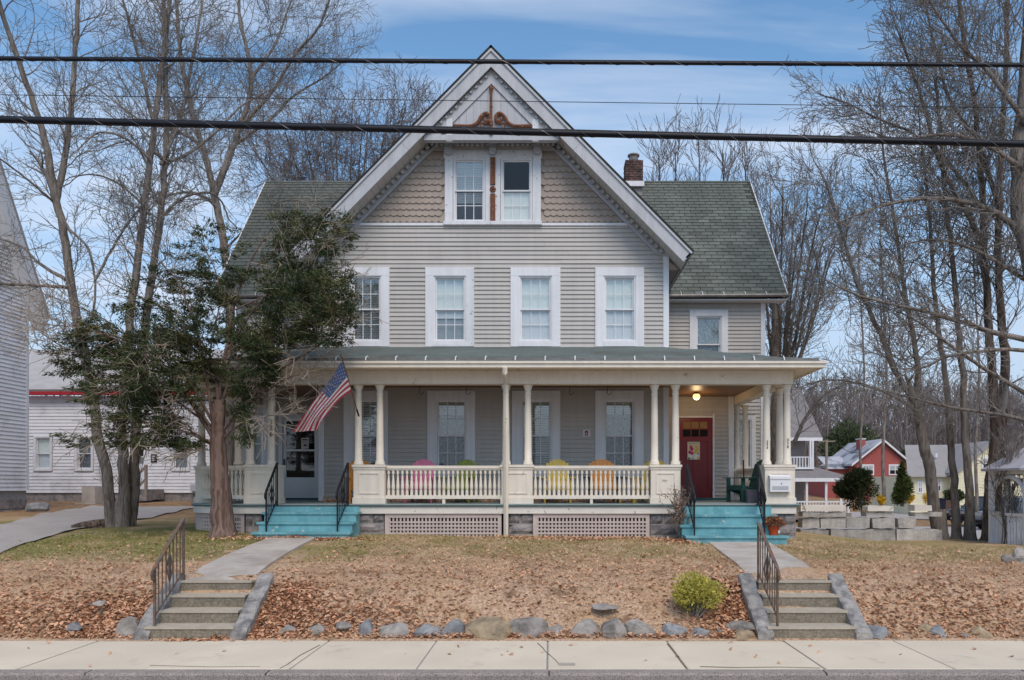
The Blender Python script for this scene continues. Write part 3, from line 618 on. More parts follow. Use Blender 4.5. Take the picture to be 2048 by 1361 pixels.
# wings either side: walls, roofs with separate shingles
ZWE = 7.22; YE = 20.85; YRd = 24.7; ZRd = PZ(366, YRd)
wing_win = []
for s in (-1, 1):
    mir = lambda x: x if s > 0 else 2 * XC - x
    xi, xo = (XR, 5.96) if s > 0 else (2 * XC - 5.96, XL); 
    wx0, wx1 = sorted((mir(PX(1391, YW)), mir(PX(1443, YW)))); wz0, wz1 = PZ(745, YW), PZ(633, YW)
    fx0, fx1 = sorted((mir(PX(1463, YW)), mir(PX(1502, YW)))); fz0, fz1 = PZ(936, YW), PZ(840, YW)
    hl = [(wx0 - .17, wx1 + .17, wz0 - .1, wz1 + .18), (fx0 - .12, fx1 + .12, fz0 - .1, fz1 + .14)]
    wg = backing('wing_wall', house, xi, xo, .9, ZWE, YW, [(wx0, wx1, wz0, wz1), (fx0, fx1, fz0, fz1)], siding)
    siding_wall(wg, xi + (.0 if s > 0 else .12), xo - (.12 if s > 0 else 0), 1.5, ZWE - .05, YW, hl, siding)
    window(house, wx0, wx1, wz0, wz1, YW, .17, 'lace', grid=(1, 1), bottom=.1); window(house, fx0, fx1, fz0, fz1, YW, .12, 'shade' if s < 0 else 'lace', grid=(2, 2), bottom=.1, screen=False)
    xb = 5.96 - .13 if s > 0 else 2 * XC - 5.96
    cube('corner_board', white, house, xb, xb + .13, YW - .04, YW + .05, 1.5, ZWE - .05)
    cube('side_wall', siding, house, mir(5.95) - .05, mir(5.95) + .0, YW + .05, YW + 7, .9, ZWE - .12)
    # roof slab
    xa, xe = (XR - .6, 6.46) if s > 0 else (2 * XC - 6.46, XL + .6)
    dv = Vector((0, YRd - YE, ZRd - ZWE)); n_ = Vector((0, -dv.z, dv.y)).normalized(); Ls = dv.length; dn = dv.normalized()
    sl_ = MB().prism([Vector((xa, YE, ZWE)), Vector((xe, YE, ZWE)), Vector((xe, YRd, ZRd)), Vector((xa, YRd, ZRd))], n_ * -.12).build('wing_roof', roofsheet, house)
    MB().prism([Vector((xa, YRd, ZRd)), Vector((xe, YRd, ZRd)), Vector((xe, 2 * YRd - YE, ZWE)), Vector((xa, 2 * YRd - YE, ZWE))], Vector((0, .6, .7)) * -.12).build('wing_roof', roofsheet, house)
    gable_end = [Vector((mir(5.93), YW, ZWE - .1)), Vector((mir(5.93), 2 * YRd - YW, ZWE - .1)), Vector((mir(5.93), YRd, ZRd - .2))]
    MB().prism(gable_end, (.06, 0, 0)).build('wing_gable', siding, house)
    ex = .172; tw = .345; rows = int(Ls / ex) + 1; rot = (math.atan2(dv.z, dv.y), 0, 0)
    tabm = cached('tab', lambda: mesh([(-.164, 0, .004), (.164, 0, .004), (.164, 0, .030), (-.164, 0, .030), (-.164, .25, -.001), (.164, .25, -.001), (.164, .25, .006), (-.164, .25, .006)], [(0, 1, 2, 3), (3, 2, 6, 7), (0, 3, 7, 4), (1, 5, 6, 2)], roofmat))
    rest = MB(); cand = []
    for r in range(rows):
        off = (r % 2) * tw / 2 + rng.uniform(-.02, .02); x = xa + off - (tw / 2 if s > 0 else 0)
        while x < xe + .16:
            p = Vector((x, YE, ZWE)) + dn * (r * ex - .02)
            px = VX + p.x / p.y * F; pz = VY - (p.z - CZ) / p.y * F
            # hidden behind the front gable?
            hid = p.z < roofz(p.x * YR / p.y) - .0 and abs(p.x * YR / p.y - XC) < 4.68 and (CZ + (p.z - CZ) * YR / p.y) < roofz(p.x * YR / p.y)
            cand.append((hid, p)); x += tw
    vis = [p for h, p in cand if not h]
    for i, p in enumerate(vis):
        if (s > 0 and i < 300):
            if abs(p.x - xe) < .17: continue
            ob('roof_shingle', tabm, sl_, tuple(p), rot)
        else: rest.add([Matrix.Translation(p) @ Euler(rot).to_matrix().to_4x4() @ Vector((min(max(v.co.x, xa - p.x), xe - p.x), v.co.y, v.co.z)) for v in tabm.vertices], [tuple(q.vertices) for q in tabm.polygons])
    for h, p in cand:
        if h or (s > 0 and abs(p.x - xe) < .17): rest.add([Matrix.Translation(p) @ Euler(rot).to_matrix().to_4x4() @ Vector((min(max(v.co.x, xa - p.x), xe - p.x), v.co.y, v.co.z)) for v in tabm.vertices], [tuple(q.vertices) for q in tabm.polygons])
    o = rest.build('roof_shingles', roofmat, sl_); o['kind'] = 'stuff'
    MB().tube([(xa, YRd, ZRd + .01), (xe, YRd, ZRd + .01)], .05, 6).build('ridge_cap', roofmat, house)
    MB().prism([Vector((xe + .0 if s > 0 else xa - .03, YE - .02, ZWE - .14)), Vector((xe if s > 0 else xa - .03, YE - .02, ZWE + .02)), Vector((xe if s > 0 else xa - .03, YRd, ZRd + .03)), Vector((xe if s > 0 else xa - .03, YRd, ZRd - .16))], (.03, 0, 0)).build('verge_board', white, house)
    # gutter, straps, soffit
    MB().tube([(xa, YE - .06, ZWE - .05), (xe + .05 * s, YE - .06, ZWE - .02)], .05, 8).build('gutter', gutter_mat, house)
    cube('eave_soffit', white, house, xa, xe, YE, YW, ZWE - .14, ZWE - .11)
    for k in range(6):
        xx = xa + .75 + k * .58 if s > 0 else xe - .75 - k * .58
        MB().tube([(xx, YE - .1, ZWE - .03), (xx, YE - .06, ZWE + .06), (xx - .01, YE + .02, ZWE + .10)], .011, 5).build('gutter_strap', white, house)
# chimney on the right wing ridge
chx, chy = PX(1267, 24.4), 24.4
chim = cube('chimney', mortar, house, chx - .26, chx + .26, chy - .24, chy + .24, ZRd - .9, PZ(326, chy) - .02)
zc_ = ZRd - .25; rowi = 0
while zc_ < PZ(328, chy):
    o_ = (rowi % 2) * .105
    for fy, n0 in ((chy - .265, 0),):
        x = chx - .285 + (o_ if rowi % 2 else 0); first = True
        if rowi % 2: cube('brick', brick, chim, chx - .285, chx - .285 + .095, fy - .01, fy + .09, zc_, zc_ + .062)
        while x < chx + .28 - .02:
            xe_ = min(x + .2, chx + .285); cube('brick', brick, chim, x, xe_ - .012, fy - .01 + rng.uniform(-.006, .006), fy + .09, zc_, zc_ + .062); x += .21
    for sx in (-1, 1):
        y = chy - .16 - (.1 if rowi % 2 else 0) + .0
        while y < chy + .25: cube('brick', brick, chim, chx + sx * .235 - .05, chx + sx * .235 + .05, max(y, chy - .172), y + .19, zc_, zc_ + .062); y += .21
    zc_ += .076; rowi += 1
MB().lathe([(.17, 0), (.2, .05), (.15, .06), (.15, .2), (.19, .22), (.19, .26), (.13, .27)], (chx, chy, PZ(326, chy) - .02), 14).build('flue_cap', stone, chim)
cube('chimney_flashing', white, chim, chx - .3, chx + .3, chy - .36, chy - .28, ZRd - .36, ZRd - .2)
# entry vestibules under the porch
CEIL = 4.37
vest = {}
for s in (-1, 1):
    mir = lambda x: x if s > 0 else 2 * XC - x
    if s > 0: x0, x1 = XR, 4.845; d0, d1 = PX(1356, YD), PX(1425, YD)
    else: x0, x1 = 2 * XC - 4.845, XL; d0, d1 = PX(566, YD), PX(636, YD)
    dz1 = PZ(836, YD)
    vw = backing('entry_wall', house, x0, x1, 1.6, CEIL, YD, [(d0, d1, 1.5, dz1)], siding)
    siding_wall(vw, x0 + (0 if s > 0 else .14), x1 - (.14 if s > 0 else 0), 1.66, CEIL, YD, [(d0 - (.1 if s < 0 else .045), d1 + (.1 if s < 0 else .045), 1.5, dz1 + (.11 if s < 0 else .055))], siding)
    cube('corner_board', white, house, (x1 - .14) if s > 0 else x0, x1 if s > 0 else x0 + .14, YD - .04, YD + .06, 1.65, CEIL)
    cube('entry_side_wall', siding, house, (x1 - .06) if s > 0 else x0, (x1 - .01) if s > 0 else x0 + .05, YD + .1, YW, 1.6, CEIL)
    cw_ = .1 if s < 0 else .045
    for xx in (d0 - cw_, d1): cube('door_casing', white, house, xx, xx + cw_, YD - .05, YD + .06, 1.66, dz1 + .1)
    cube('door_casing', white, house, d0, d1, YD - .052, YD + .06, dz1, dz1 + cw_)
    cube('door_sill', darkteal, house, d0 - .1, d1 + .1 + (.25 if s > 0 else 0), YD - .22, YD + .05, 1.65, 1.70)
    vest[s] = (d0, d1, dz1)
redm = colour('red_door_paint', (122, 20, 24), .4, .1, spec=.5)
d0, d1, dz = vest[1]; zb_ = 1.70; rd = MB().box(d0, d1, YD + .02, YD + .06, zb_, dz).build('front_door', redm, house); rd['label'] = 'red craftsman front door with six small panes'
gz_ = zb_ + (dz - zb_) * .76; wd_ = (d1 - d0)
fr_ = MB()
for xx in (d0, d0 + wd_ * .33, d0 + wd_ * .58, d1 - .14): pass
fr_.box(d0, d0 + .12, YD - .0, YD + .02, zb_, dz - .002).box(d1 - .12, d1, YD - .0, YD + .02, zb_, dz - .002).box(d0 + .12, d1 - .12, YD, YD + .02, dz - .09, dz - .002).box(d0 + .12, d1 - .12, YD, YD + .02, gz_ - .12, gz_).box(d0 + .12, d1 - .12, YD, YD + .02, zb_, zb_ + .2)
fr_.box((d0 + d1) / 2 - .05, (d0 + d1) / 2 + .05, YD, YD + .02, zb_ + .2, gz_ - .12).build('stile', redm, rd)
pw = (wd_ - .24) / 3; ph = (dz - .09 - gz_) / 2; panedark = glass('door_glass', .12, (.8, .8, .8)); litpane = colour('lit_curtain', (150, 120, 84), .9)
for i in range(3):
    for j in range(2):
        x = d0 + .12 + i * pw; z = gz_ + j * ph
        cube('pane', glass_dark if j == 0 else litpane, rd, x + .014, x + pw - .014, YD + .012, YD + .019, z + .014, z + ph - .014)
for i in (1, 2): cube('muntin', redm, rd, d0 + .12 + i * pw - .014, d0 + .12 + i * pw + .014, YD + .002, YD + .02, gz_, dz - .09)
cube('muntin', redm, rd, d0 + .12, d1 - .12, YD + .001, YD + .019, gz_ + ph - .014, gz_ + ph + .014)
brass = colour('brass', (170, 140, 80), .35, .1, metal=.8)
ob('door_knob', mesh(*(lambda q: (q.v, q.f))(MB().lathe([(.0, 0), (.02, 0), (.012, .02), (.028, .04), (.024, .06), (0, .065)], k=10)), brass), rd, (d0 + .07, YD, zb_ + .95), (R(90), 0, 0))
# white storm door
d0, d1, dz = vest[-1]; alu = colour('storm_door_white', (236, 236, 236), .5, .03)
sd_ = MB().box(d0, d0 + .09, YD - .01, YD + .03, 1.70, dz).box(d1 - .09, d1, YD - .01, YD + .03, 1.70, dz).box(d0 + .09, d1 - .09, YD - .01, YD + .03, dz - .09, dz).box(d0 + .09, d1 - .09, YD - .012, YD + .03, 1.70, 2.24).box(d0 + .09, d1 - .09, YD - .01, YD + .03, 2.93, 2.98).build('storm_door', alu, house); sd_['label'] = 'white storm door with two large panes'
stormglass = glass('storm_glass', .09, (.6, .6, .6)); wine = colour('wine_inner_door', (62, 18, 24), .5)
for z0_, z1_ in ((2.24, 2.93), (2.98, dz - .09)): cube('pane', stormglass, sd_, d0 + .092, d1 - .092, YD + .005, YD + .012, z0_, z1_)
cube('inner_door', wine, sd_, d0, d1, YD + .1, YD + .14, 1.70, dz); cube('kick_panel', alu, sd_, d0 + .16, d1 - .16, YD - .018, YD - .012, 1.80, 2.16)
cube('door_handle', iron, sd_, d0 + .03, d0 + .055, YD - .05, YD - .01, 2.55, 2.72)
paper = colour('paper', (206, 204, 200), .9, .03); ink = colour('printed_ink', (90, 88, 90), .9)
nt_ = thing('door_notice', 'small white printed notice taped to storm door glass', 'notice', ((d0 + d1) / 2 + .1, YD - .002, 3.1))
cube('sheet', paper, nt_, (d0 + d1) / 2 + .02, (d0 + d1) / 2 + .22, YD - .006, YD - .002, 3.0, 3.28)
for k, (hh, ww) in enumerate(((.03, .15), (.008, .14), (.008, .16), (.05, .06), (.008, .13))):
    zz_ = 3.25 - k * .045; cube('print_line', ink, nt_, (d0 + d1) / 2 + .12 - ww / 2, (d0 + d1) / 2 + .12 + ww / 2, YD - .009, YD - .0065, zz_ - hh, zz_)

# ------------------------------------------------------------------ porch
RC, RCX, RCY = 1.5, -6.5, 17.6                                            # rounded left corner
def left_line(off):                                                       # plan outline of the porch, offset outwards
    pts = [(5.12 + off, 20.7), (5.12 + off, YB - off)]
    for i in range(0, 13):
        t = math.pi / 2 * i / 12; pts.append((RCX - (RC + off) * math.sin(t), RCY - (RC + off) * math.cos(t)))
    pts.append((RCX - RC - off, 21.0)); return pts
def plan_slab(name, off, z0, z1, mat, parent=house):
    p = left_line(off); return MB().prism([Vector((x, y, z0)) for x, y in p], (0, 0, z1 - z0)).build(name, mat, parent)
pf = plan_slab('porch_floor', .1, FL - .03, FL, floor_mat)
plan_slab('porch_floor_edge', .085, FL - .055, FL - .031, darkteal)
def band(name, off, th, z0, z1, mat, pts=None):
    a = pts or left_line(off); b = left_line(off - th); mb = MB()
    for i in range(len(a) - 1):
        mb.add([(*a[i], z0), (*a[i + 1], z0), (*b[i + 1], z0), (*b[i], z0), (*a[i], z1), (*a[i + 1], z1), (*b[i + 1], z1), (*b[i], z1)], [(0, 3, 2, 1), (4, 5, 6, 7), (0, 1, 5, 4), (2, 3, 7, 6)])
    return mb.build(name, mat, house)
band('floor_fascia', .05, .05, 1.44, FL - .056, creamold)
band('porch_beam', .0, .26, 4.17, 4.47, cream); band('beam_moulding', .03, .03, 4.40, 4.45, cream)
plan_slab('porch_ceiling', -.2, CEIL, CEIL + .02, ceiling_mat)
band('porch_soffit', .46, .5, 4.46, 4.48, cream); band('porch_cornice', .50, .05, 4.44, 4.56, cream); band('cornice_moulding', .53, .04, 4.52, 4.575, cream)
# porch roof: sloping from the eave up to the walls
ev = left_line(.53); zev = 4.565
inn = [(XR - .05, 21.0), (XR - .05, YF - .02)] + [(XL + .05 - .0 * i, YF - .02) for i in range(13)] + [(XL + .05, 21.0)]
mb = MB()
for i in range(len(ev) - 1):
    zi = ZP - .03
    v = [(*ev[i], zev), (*ev[i + 1], zev), (*inn[i + 1], zi), (*inn[i], zi)]
    if inn[i] == inn[i + 1]: mb.add([v[0], v[1], v[2]], [(0, 1, 2)])
    else: mb.add(v, [(0, 1, 2, 3)])
pr = mb.build('porch_roof', roofsheet, house)
for nm_, i0, i1 in (('front', 1, 2),):
    a, b = Vector((*ev[1], zev)), Vector((*ev[2], zev)); ia, ib = Vector((*inn[1], ZP - .03)), Vector((*inn[2], ZP - .03))
    up_ = Vector((0, (YF - .02) - ev[1][1], ZP - .03 - zev)); Ls = up_.length; up_.normalize(); rx = math.atan2(up_.z, up_.y); r = 0
    ptab = cached('ptab', lambda: mesh([(-.148, 0, .004), (.148, 0, .004), (.148, 0, .016), (-.148, 0, .016), (-.148, .2, .0), (.148, .2, .0), (.148, .2, .005), (-.148, .2, .005)], [(0, 1, 2, 3), (3, 2, 6, 7), (0, 3, 7, 4), (1, 5, 6, 2)], porchroof))
    rest = MB(); cnt = 0
    while r * .145 < Ls:
        t = r * .145 / Ls; xl_ = b.x + (ib.x - b.x) * t; xr_ = a.x + (ia.x - a.x) * t; x = xl_ + .15 - (r % 2) * .15
        while x < xr_ - .1:
            p = Vector((x, a.y, zev)) + up_ * (r * .145)
            if r < 8 and cnt < 300 and x > -4.6: ob('roof_shingle', ptab, pr, tuple(p), (rx, 0, 0)); cnt += 1
            else: rest.add([Matrix.Translation(p) @ Euler((rx, 0, 0)).to_matrix().to_4x4() @ Vector(v.co) for v in ptab.vertices], [tuple(q.vertices) for q in ptab.polygons])
            x += .3
        r += 1
    o = rest.build('roof_shingles', porchroof, pr); o['kind'] = 'stuff'
# raised gutter board and its straps on the porch roof edge
gut = MB()
gp = left_line(.40)
for i in range(1, len(gp) - 1): gut.bar((*gp[i], zev + .06), (*gp[i + 1], zev + .06), .02, .045)
gut.build('roof_gutter', gutter_mat, pr)
x = -6.2
while x < 5.3:
    yy = YB - .42; MB().tube([(x, yy - .09, zev + .01), (x, yy - .05, zev + .09), (x + .01, yy + .02, zev + .12), (x + .02, yy + .08, zev + .10)], .013, 5).build('gutter_strap', white, pr); x += .61
# piers, columns, rails
def column_mesh():
    H = 4.17 - 2.467; p = [(.105, 0), (.105, .035), (.095, .04), (.1, .06), (.092, .08), (.078, .09), (.077, .5), (.072, 1.0), (.064, H - .22), (.072, H - .21), (.072, H - .19), (.063, H - .18), (.063, H - .12), (.075, H - .1), (.088, H - .06), (.088, H - .045), (.1, H - .04), (.1, H)]
    q = MB().lathe(p, (0, 0, 0), 18); m = mesh(q.v, q.f, cream, False)
    for pl in m.polygons: pl.use_smooth = abs(pl.normal.z) < .7
    return m
colm = column_mesh()
def column(x, y): return ob('porch_column', colm, house, (x, y, 2.467))
def pier(x0, x1, y0, y1, panel=True, zt=2.467):
    mb = MB().box(x0, x1, y0, y1, FL, zt - .1).box(x0 - .02, x1 + .02, y0 - .025, y1 + .02, FL + .001, FL + .13).box(x0 - .03, x1 + .03, y0 - .035, y1 + .03, zt - .05, zt).box(x0 - .012, x1 + .012, y0 - .015, y1 + .012, zt - .1, zt - .05)
    o = mb.build('porch_pier', cream, house)
    if panel:
        a, b, c, d, w_ = x0 + .11, x1 - .11, FL + .21, zt - .17, .022
        q = MB().box(a, b, y0 - .015, y0 - .001, c, c + w_).box(a, b, y0 - .015, y0 - .001, d - w_, d).box(a, a + w_, y0 - .015, y0 - .001, c + w_, d - w_).box(b - w_, b, y0 - .015, y0 - .001, c + w_, d - w_)
        q.build('panel_moulding', cream, o)
    return o
piers = [(490, 553), (707, 769), (1003, 1065), (1302, 1361), (1530, 1590)]
PXs = [(PX(a, YB), PX(b, YB)) for a, b in piers]
for k, (a, b) in enumerate(PXs): pier(a, b, YB + .0, YB + .46)
for c_ in (501, 543, 717, 760, 1012, 1056, 1309, 1351, 1533, 1574): column(PX(c_, YB + .14), YB + .14)
column(5.02, YB + .62); column(-6.72, YB + .40)
pier(4.8, 5.2, YB + .46, YB + .85, False); 
t_ = R(62); lx, ly = RCX - (RC - .12) * math.sin(t_), RCY - (RC - .12) * math.cos(t_); column(lx, ly); column(RCX - RC + .12, RCY + .35)
pier(lx - .12, lx + .5, ly - .05, ly + .5, False); pier(-8.05, -7.6, 17.8, 18.2, False)
pier(4.9, 5.3, 20.3, 20.7, False); column(5.0, 20.45); column(5.22, 20.45)
bal = MB().lathe([(.032, 0), (.032, .10), (.02, .105), (.034, .15), (.036, .2), (.018, .40), (.016, .44), (.026, .45), (.026, .46), (.03, .465), (.03, .54)], k=8)
balm = mesh(bal.v, bal.f, cream)
def rail_run(pts, n, legs=True):
    """railing along a plan polyline: pts 2-D; n balusters"""
    L = [0]
    for a, b in zip(pts, pts[1:]): L.append(L[-1] + math.dist(a, b))
    def at(s):
        for i in range(len(pts) - 1):
            if s <= L[i + 1] + 1e-6: t = (s - L[i]) / (L[i + 1] - L[i]); return tuple(pts[i][k] + (pts[i + 1][k] - pts[i][k]) * t for k in (0, 1))
    mb = MB(); mb2 = MB()
    for a, b in zip(pts, pts[1:]):
        mb.bar((*a, 2.42), (*b, 2.42), .12, .06).bar((*a, 2.375), (*b, 2.375), .075, .04); mb2.bar((*a, 1.785), (*b, 1.785), .08, .075)
    rl = mb.build('porch_railing', cream, house); mb2.build('bottom_rail', cream, rl)
    for i in range(n):
        q = at(L[-1] * (i + .6) / (n + .2)); ob('baluster', balm, rl, (*q, 1.82))
    if legs: q = at(L[-1] * .5); cube('rail_foot', cream, rl, q[0] - .03, q[0] + .03, q[1] - .03, q[1] + .03, FL, 1.75)
yr = YB + .14
rail_run([(PXs[1][1] + .0, yr), (PXs[2][0], yr)], 25); rail_run([(PXs[2][1], yr), (PXs[3][0], yr)], 25)
arc = [(RCX - (RC - .13) * math.sin(R(t)), RCY - (RC - .13) * math.cos(R(t))) for t in range(0, 63, 7)]
rail_run([(PXs[0][0], yr)] + arc[1:], 15)
rail_run([(RCX - RC + .13, RCY + .2), (RCX - RC + .13, 20.8)], 24)
rail_run([(5.02, YB + .85), (5.02, 20.3)], 28)
# foundation stones under piers, lattice between
def stones(x0, x1, y, z0, z1, rows, par):
    h = (z1 - z0) / rows
    for r in range(rows):
        cuts = [x0] + ([x0 + (x1 - x0) * rng.uniform(.42, .6)] if r % 2 == (0 if rows > 2 else 1) or x1 - x0 > 1 else []) + [x1]
        if x1 - x0 > 1.2: cuts = [x0 + (x1 - x0) * k / max(2, int((x1 - x0) / .6)) for k in range(max(2, int((x1 - x0) / .6)) + 1)]
        for a, b in zip(cuts, cuts[1:]):
            mb = MB(); nxs, nzs = 5, 3; v = []
            for j in range(nzs + 1):
                for i in range(nxs + 1):
                    edge = i in (0, nxs) or j in (0, nzs)
                    v.append((a + .012 + (b - a - .024) * i / nxs, y + (0 if edge else -rng.uniform(.02, .055)), z0 + r * h + .012 + (h - .024) * j / nzs))
            f = [(j * 6 + i, j * 6 + i + 1, (j + 1) * 6 + i + 1, (j + 1) * 6 + i) for j in range(nzs) for i in range(nxs)]
            o0 = len(v); v += [(a + .012, y + .1, z0 + r * h + .012), (b - .012, y + .1, z0 + r * h + .012), (b - .012, y + .1, z0 + (r + 1) * h - .012), (a + .012, y + .1, z0 + (r + 1) * h - .012)]
            f += [tuple(range(nxs, -1, -1)) [::-1] + (o0 + 1, o0)] if False else [(0, o0, o0 + 1, nxs), (nzs * 6, nzs * 6 + nxs, o0 + 2, o0 + 3)]
            mb.add(v, f).build('foundation_stone', stone, par)
ranges = [(PX(489, YB), PX(523, YB), 1.0), (PX(712, YB), PX(769, YB), .94), (PX(1017, YB), PX(1066, YB), .9), (PX(1300, YB), PX(1362, YB), .86), (PX(1545, YB), PX(1612, YB) - .2, .82)]
for a, b, z0 in ranges:
    fnd = cube('foundation_pier', mortar, house, a + .01, b - .01, YB + .03, YB + .4, z0 - .2, 1.435)
    stones(a, b, YB + .03, z0 - .12, 1.438, 2 if b - a < .5 else 3, fnd)
cube('foundation_wall', stone, house, 5.05, 5.13, YB + .1, 20.6, .6, 1.438); cube('foundation_wall', stone, house, -7.95, -7.9, RCY, 21, .7, 1.438)
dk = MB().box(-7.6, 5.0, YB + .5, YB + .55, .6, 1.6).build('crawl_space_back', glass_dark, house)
def lattice(x0, x1, y, z0, z1, n):
    lp = MB().box(x0, x0 + .08, y - .03, y, z0, z1).box(x1 - .08, x1, y - .03, y, z0, z1).box(x0 + .08, x1 - .08, y - .03, y, z1 - .085, z1).build('lattice_panel', lattice_mat, house)
    a, b, d = x0 + .08, x1 - .08, z1 - .085; st = (b - a) / n
    for i in range(n): cube('slat', lattice_mat, lp, a + i * st, a + i * st + st * .5, y - .018, y - .009, z0, d)
    z = d - .04 * 2
    k = 0
    while z > z0 - .02: cube('slat', lattice_mat, lp, a, b, y - .026, y - .0185, z - .032, z + .006); z -= .078; k += 1
lattice(PX(770, YB), PX(1003, YB), YB + .02, .86, 1.436, 30); lattice(PX(1066, YB), PX(1299, YB), YB + .02, .84, 1.436, 30)
lattice(PX(400, YB) + .35, PX(488, YB), YB + .04, .93, 1.436, 9)
for k in range(1, 5):                                                    # curved end of the left lattice
    t0, t1 = R(14 * k), R(14 * (k + 1)); a = Vector((RCX - RC * math.sin(t0), RCY - RC * math.cos(t0) + .03, 0)); b = Vector((RCX - RC * math.sin(t1), RCY - RC * math.cos(t1) + .03, 0))
    q = MB()
    for i in range(4): c_ = a.lerp(b, i / 4); e_ = a.lerp(b, i / 4 + .13); q.bar((c_.lerp(e_, .5).x, c_.lerp(e_, .5).y, .9), (c_.lerp(e_, .5).x, c_.lerp(e_, .5).y, 1.43), .04, .012)
    for j in range(6): q.bar(a + Vector((0, 0, .98 + j * .078)), b + Vector((0, 0, .98 + j * .078)), .012, .038)
    q.bar(a + Vector((0, 0, 1.39)), b + Vector((0, 0, 1.39)), .03, .085); q.build('lattice_panel', lattice_mat, house)
# downspout
dx = PX(1012, YB - .1); mb = MB().tube([(dx, YB - .5, 4.44), (dx, YB - .48, 4.32), (dx, YB - .12, 4.16), (dx, YB - .10, 4.0), (dx, YB - .10, .98), (dx, YB - .16, .9)], .05, 4)
mb.build('downspout', cream, house)
for px_ in (840, 934, 1140, 1216):                                       # plant hooks under the ceiling
    h0 = P(px_, 772, YB + .5); MB().tube([h0 + Vector((.03, 0, .1)), h0, h0 + Vector((-.02, 0, -.14)), h0 + Vector((.01, 0, -.2)), h0 + Vector((.06, 0, -.18)), h0 + Vector((.08, 0, -.13))], .006, 5).build('plant_hook', iron, house)
# turquoise wooden steps
def wood_steps(label, xs_, zs_, zg):
    st = thing('porch_steps', label, 'steps', ((xs_[0][0] + xs_[0][1]) / 2, 15.2, zg), 'turquoise porch steps')
    for k, ((a, b), z) in enumerate(zip(xs_, zs_)):
        y0 = YB - .12 - .29 * (k + 1); znext = zs_[k + 1] if k + 1 < len(zs_) else zg - .05
        cube('tread', teal, st, a - .04, b + .04, y0 - .03, y0 + .31, z - .045, z); cube('riser', teal, st, a, b, y0 + .0, y0 + .02, znext, z - .046)
        for xx in (a, b - .04): cube('stringer', teal, st, xx, xx + .04, y0 + .02, YB - .08, znext - .05, z - .046)
    a, b = xs_[0]; cube('riser', teal, st, a, b, YB - .135, YB - .115, zs_[0], 1.59)
    return st
wood_steps('turquoise wooden steps below the storm door and flag', [(-5.86, -3.98)] * 3, [1.485, 1.295, 1.11], .98)
wood_steps('turquoise wooden steps below the red door beside flower pot', [(2.74, 4.62), (2.66, 4.62), (2.72, 4.68)], [1.435, 1.233, 1.035], .86)
# ------------------------------------------------------------------ iron handrails
def handrail(label, b, t, zb0, zt0, mat, n=6, wall=False, group='iron handrails', postbot=None):
    """b, t: top-rail points at the low and high end; zb0, zt0: foot heights there"""
    b, t = Vector(b), Vector(t); h = thing('handrail', label, 'handrail', (b.x, b.y, zb0), group); d = (t - b)
    MB().bar(b + Vector((0, 0, .0)), t, .045, .018).build('top_rail', mat, h)
    curl = [b, b + Vector((0, -.05, -.035)), b + Vector((0, -.075, -.09)), b + Vector((0, -.06, -.15)), b + Vector((0, -.03, -.17)), b + Vector((0, -.02, -.13))]
    MB().tube(curl, [.02, .02, .02, .018, .016, .012], 6).build('scroll_end', mat, h)
    MB().bar((b.x, b.y, zb0), b, .028).build('post', mat, h)
    MB().bar((t.x, t.y, zt0), t, .028).build('post', mat, h)
    lo0 = Vector((b.x, b.y, zb0 + .12)); lo1 = Vector((t.x, t.y, zt0 + .12)); MB().bar(lo0, lo1, .02, .014).build('bottom_rail', mat, h)
    for i in range(1, n):
        p = b + d * i / n; q = lo0.lerp(lo1, i / n); MB().bar(q, p, .013).build('baluster', mat, h)
        if i == n // 2:
            c = q.lerp(p, .5); sc = MB()
            for s in (-1, 1):
                ax = Vector((d.x, d.y, 0)).normalized()
                sc.tube([c + Vector((0, 0, -.2)), c + ax * .05 * s + Vector((0, 0, -.1)), c + ax * .02 * s, c + ax * .05 * s + Vector((0, 0, .1)), c + Vector((0, 0, .2))], .011, 5)
                sc.tube([c + Vector((.03 * s, 0, -.1)), c + Vector((.045 * s, 0, 0)), c + Vector((.03 * s, 0, .1))], .012, 5)
            sc.build('scrollwork', mat, h)
    return h
handrail('black iron handrail on the left of the storm door steps', (-5.66, 15.26, 1.92), (-5.70, 15.98, 2.50), 1.11, 1.62, iron, 6)
handrail('black iron handrail on the right of the storm door steps', (-4.24, 15.26, 1.92), (-4.22, 15.98, 2.50), 1.11, 1.62, iron, 6)
handrail('black iron handrail on the left of the red door steps', (2.88, 15.26, 1.86), (2.86, 15.98, 2.48), 1.035, 1.62, iron, 6)
handrail('black iron handrail on the right of the red door steps', (4.28, 15.26, 1.86), (4.34, 15.98, 2.48), 1.035, 1.62, iron, 6)
handrail('rusty iron handrail on the left concrete sidewalk steps', (-5.24, 10.14, .95), (-5.28, 11.02, 1.56), .18, .68, rustiron, 8)
handrail('rusty iron handrail on the right concrete sidewalk steps', (3.02, 10.16, .94), (3.0, 11.02, 1.50), .17, .66, rustiron, 8)
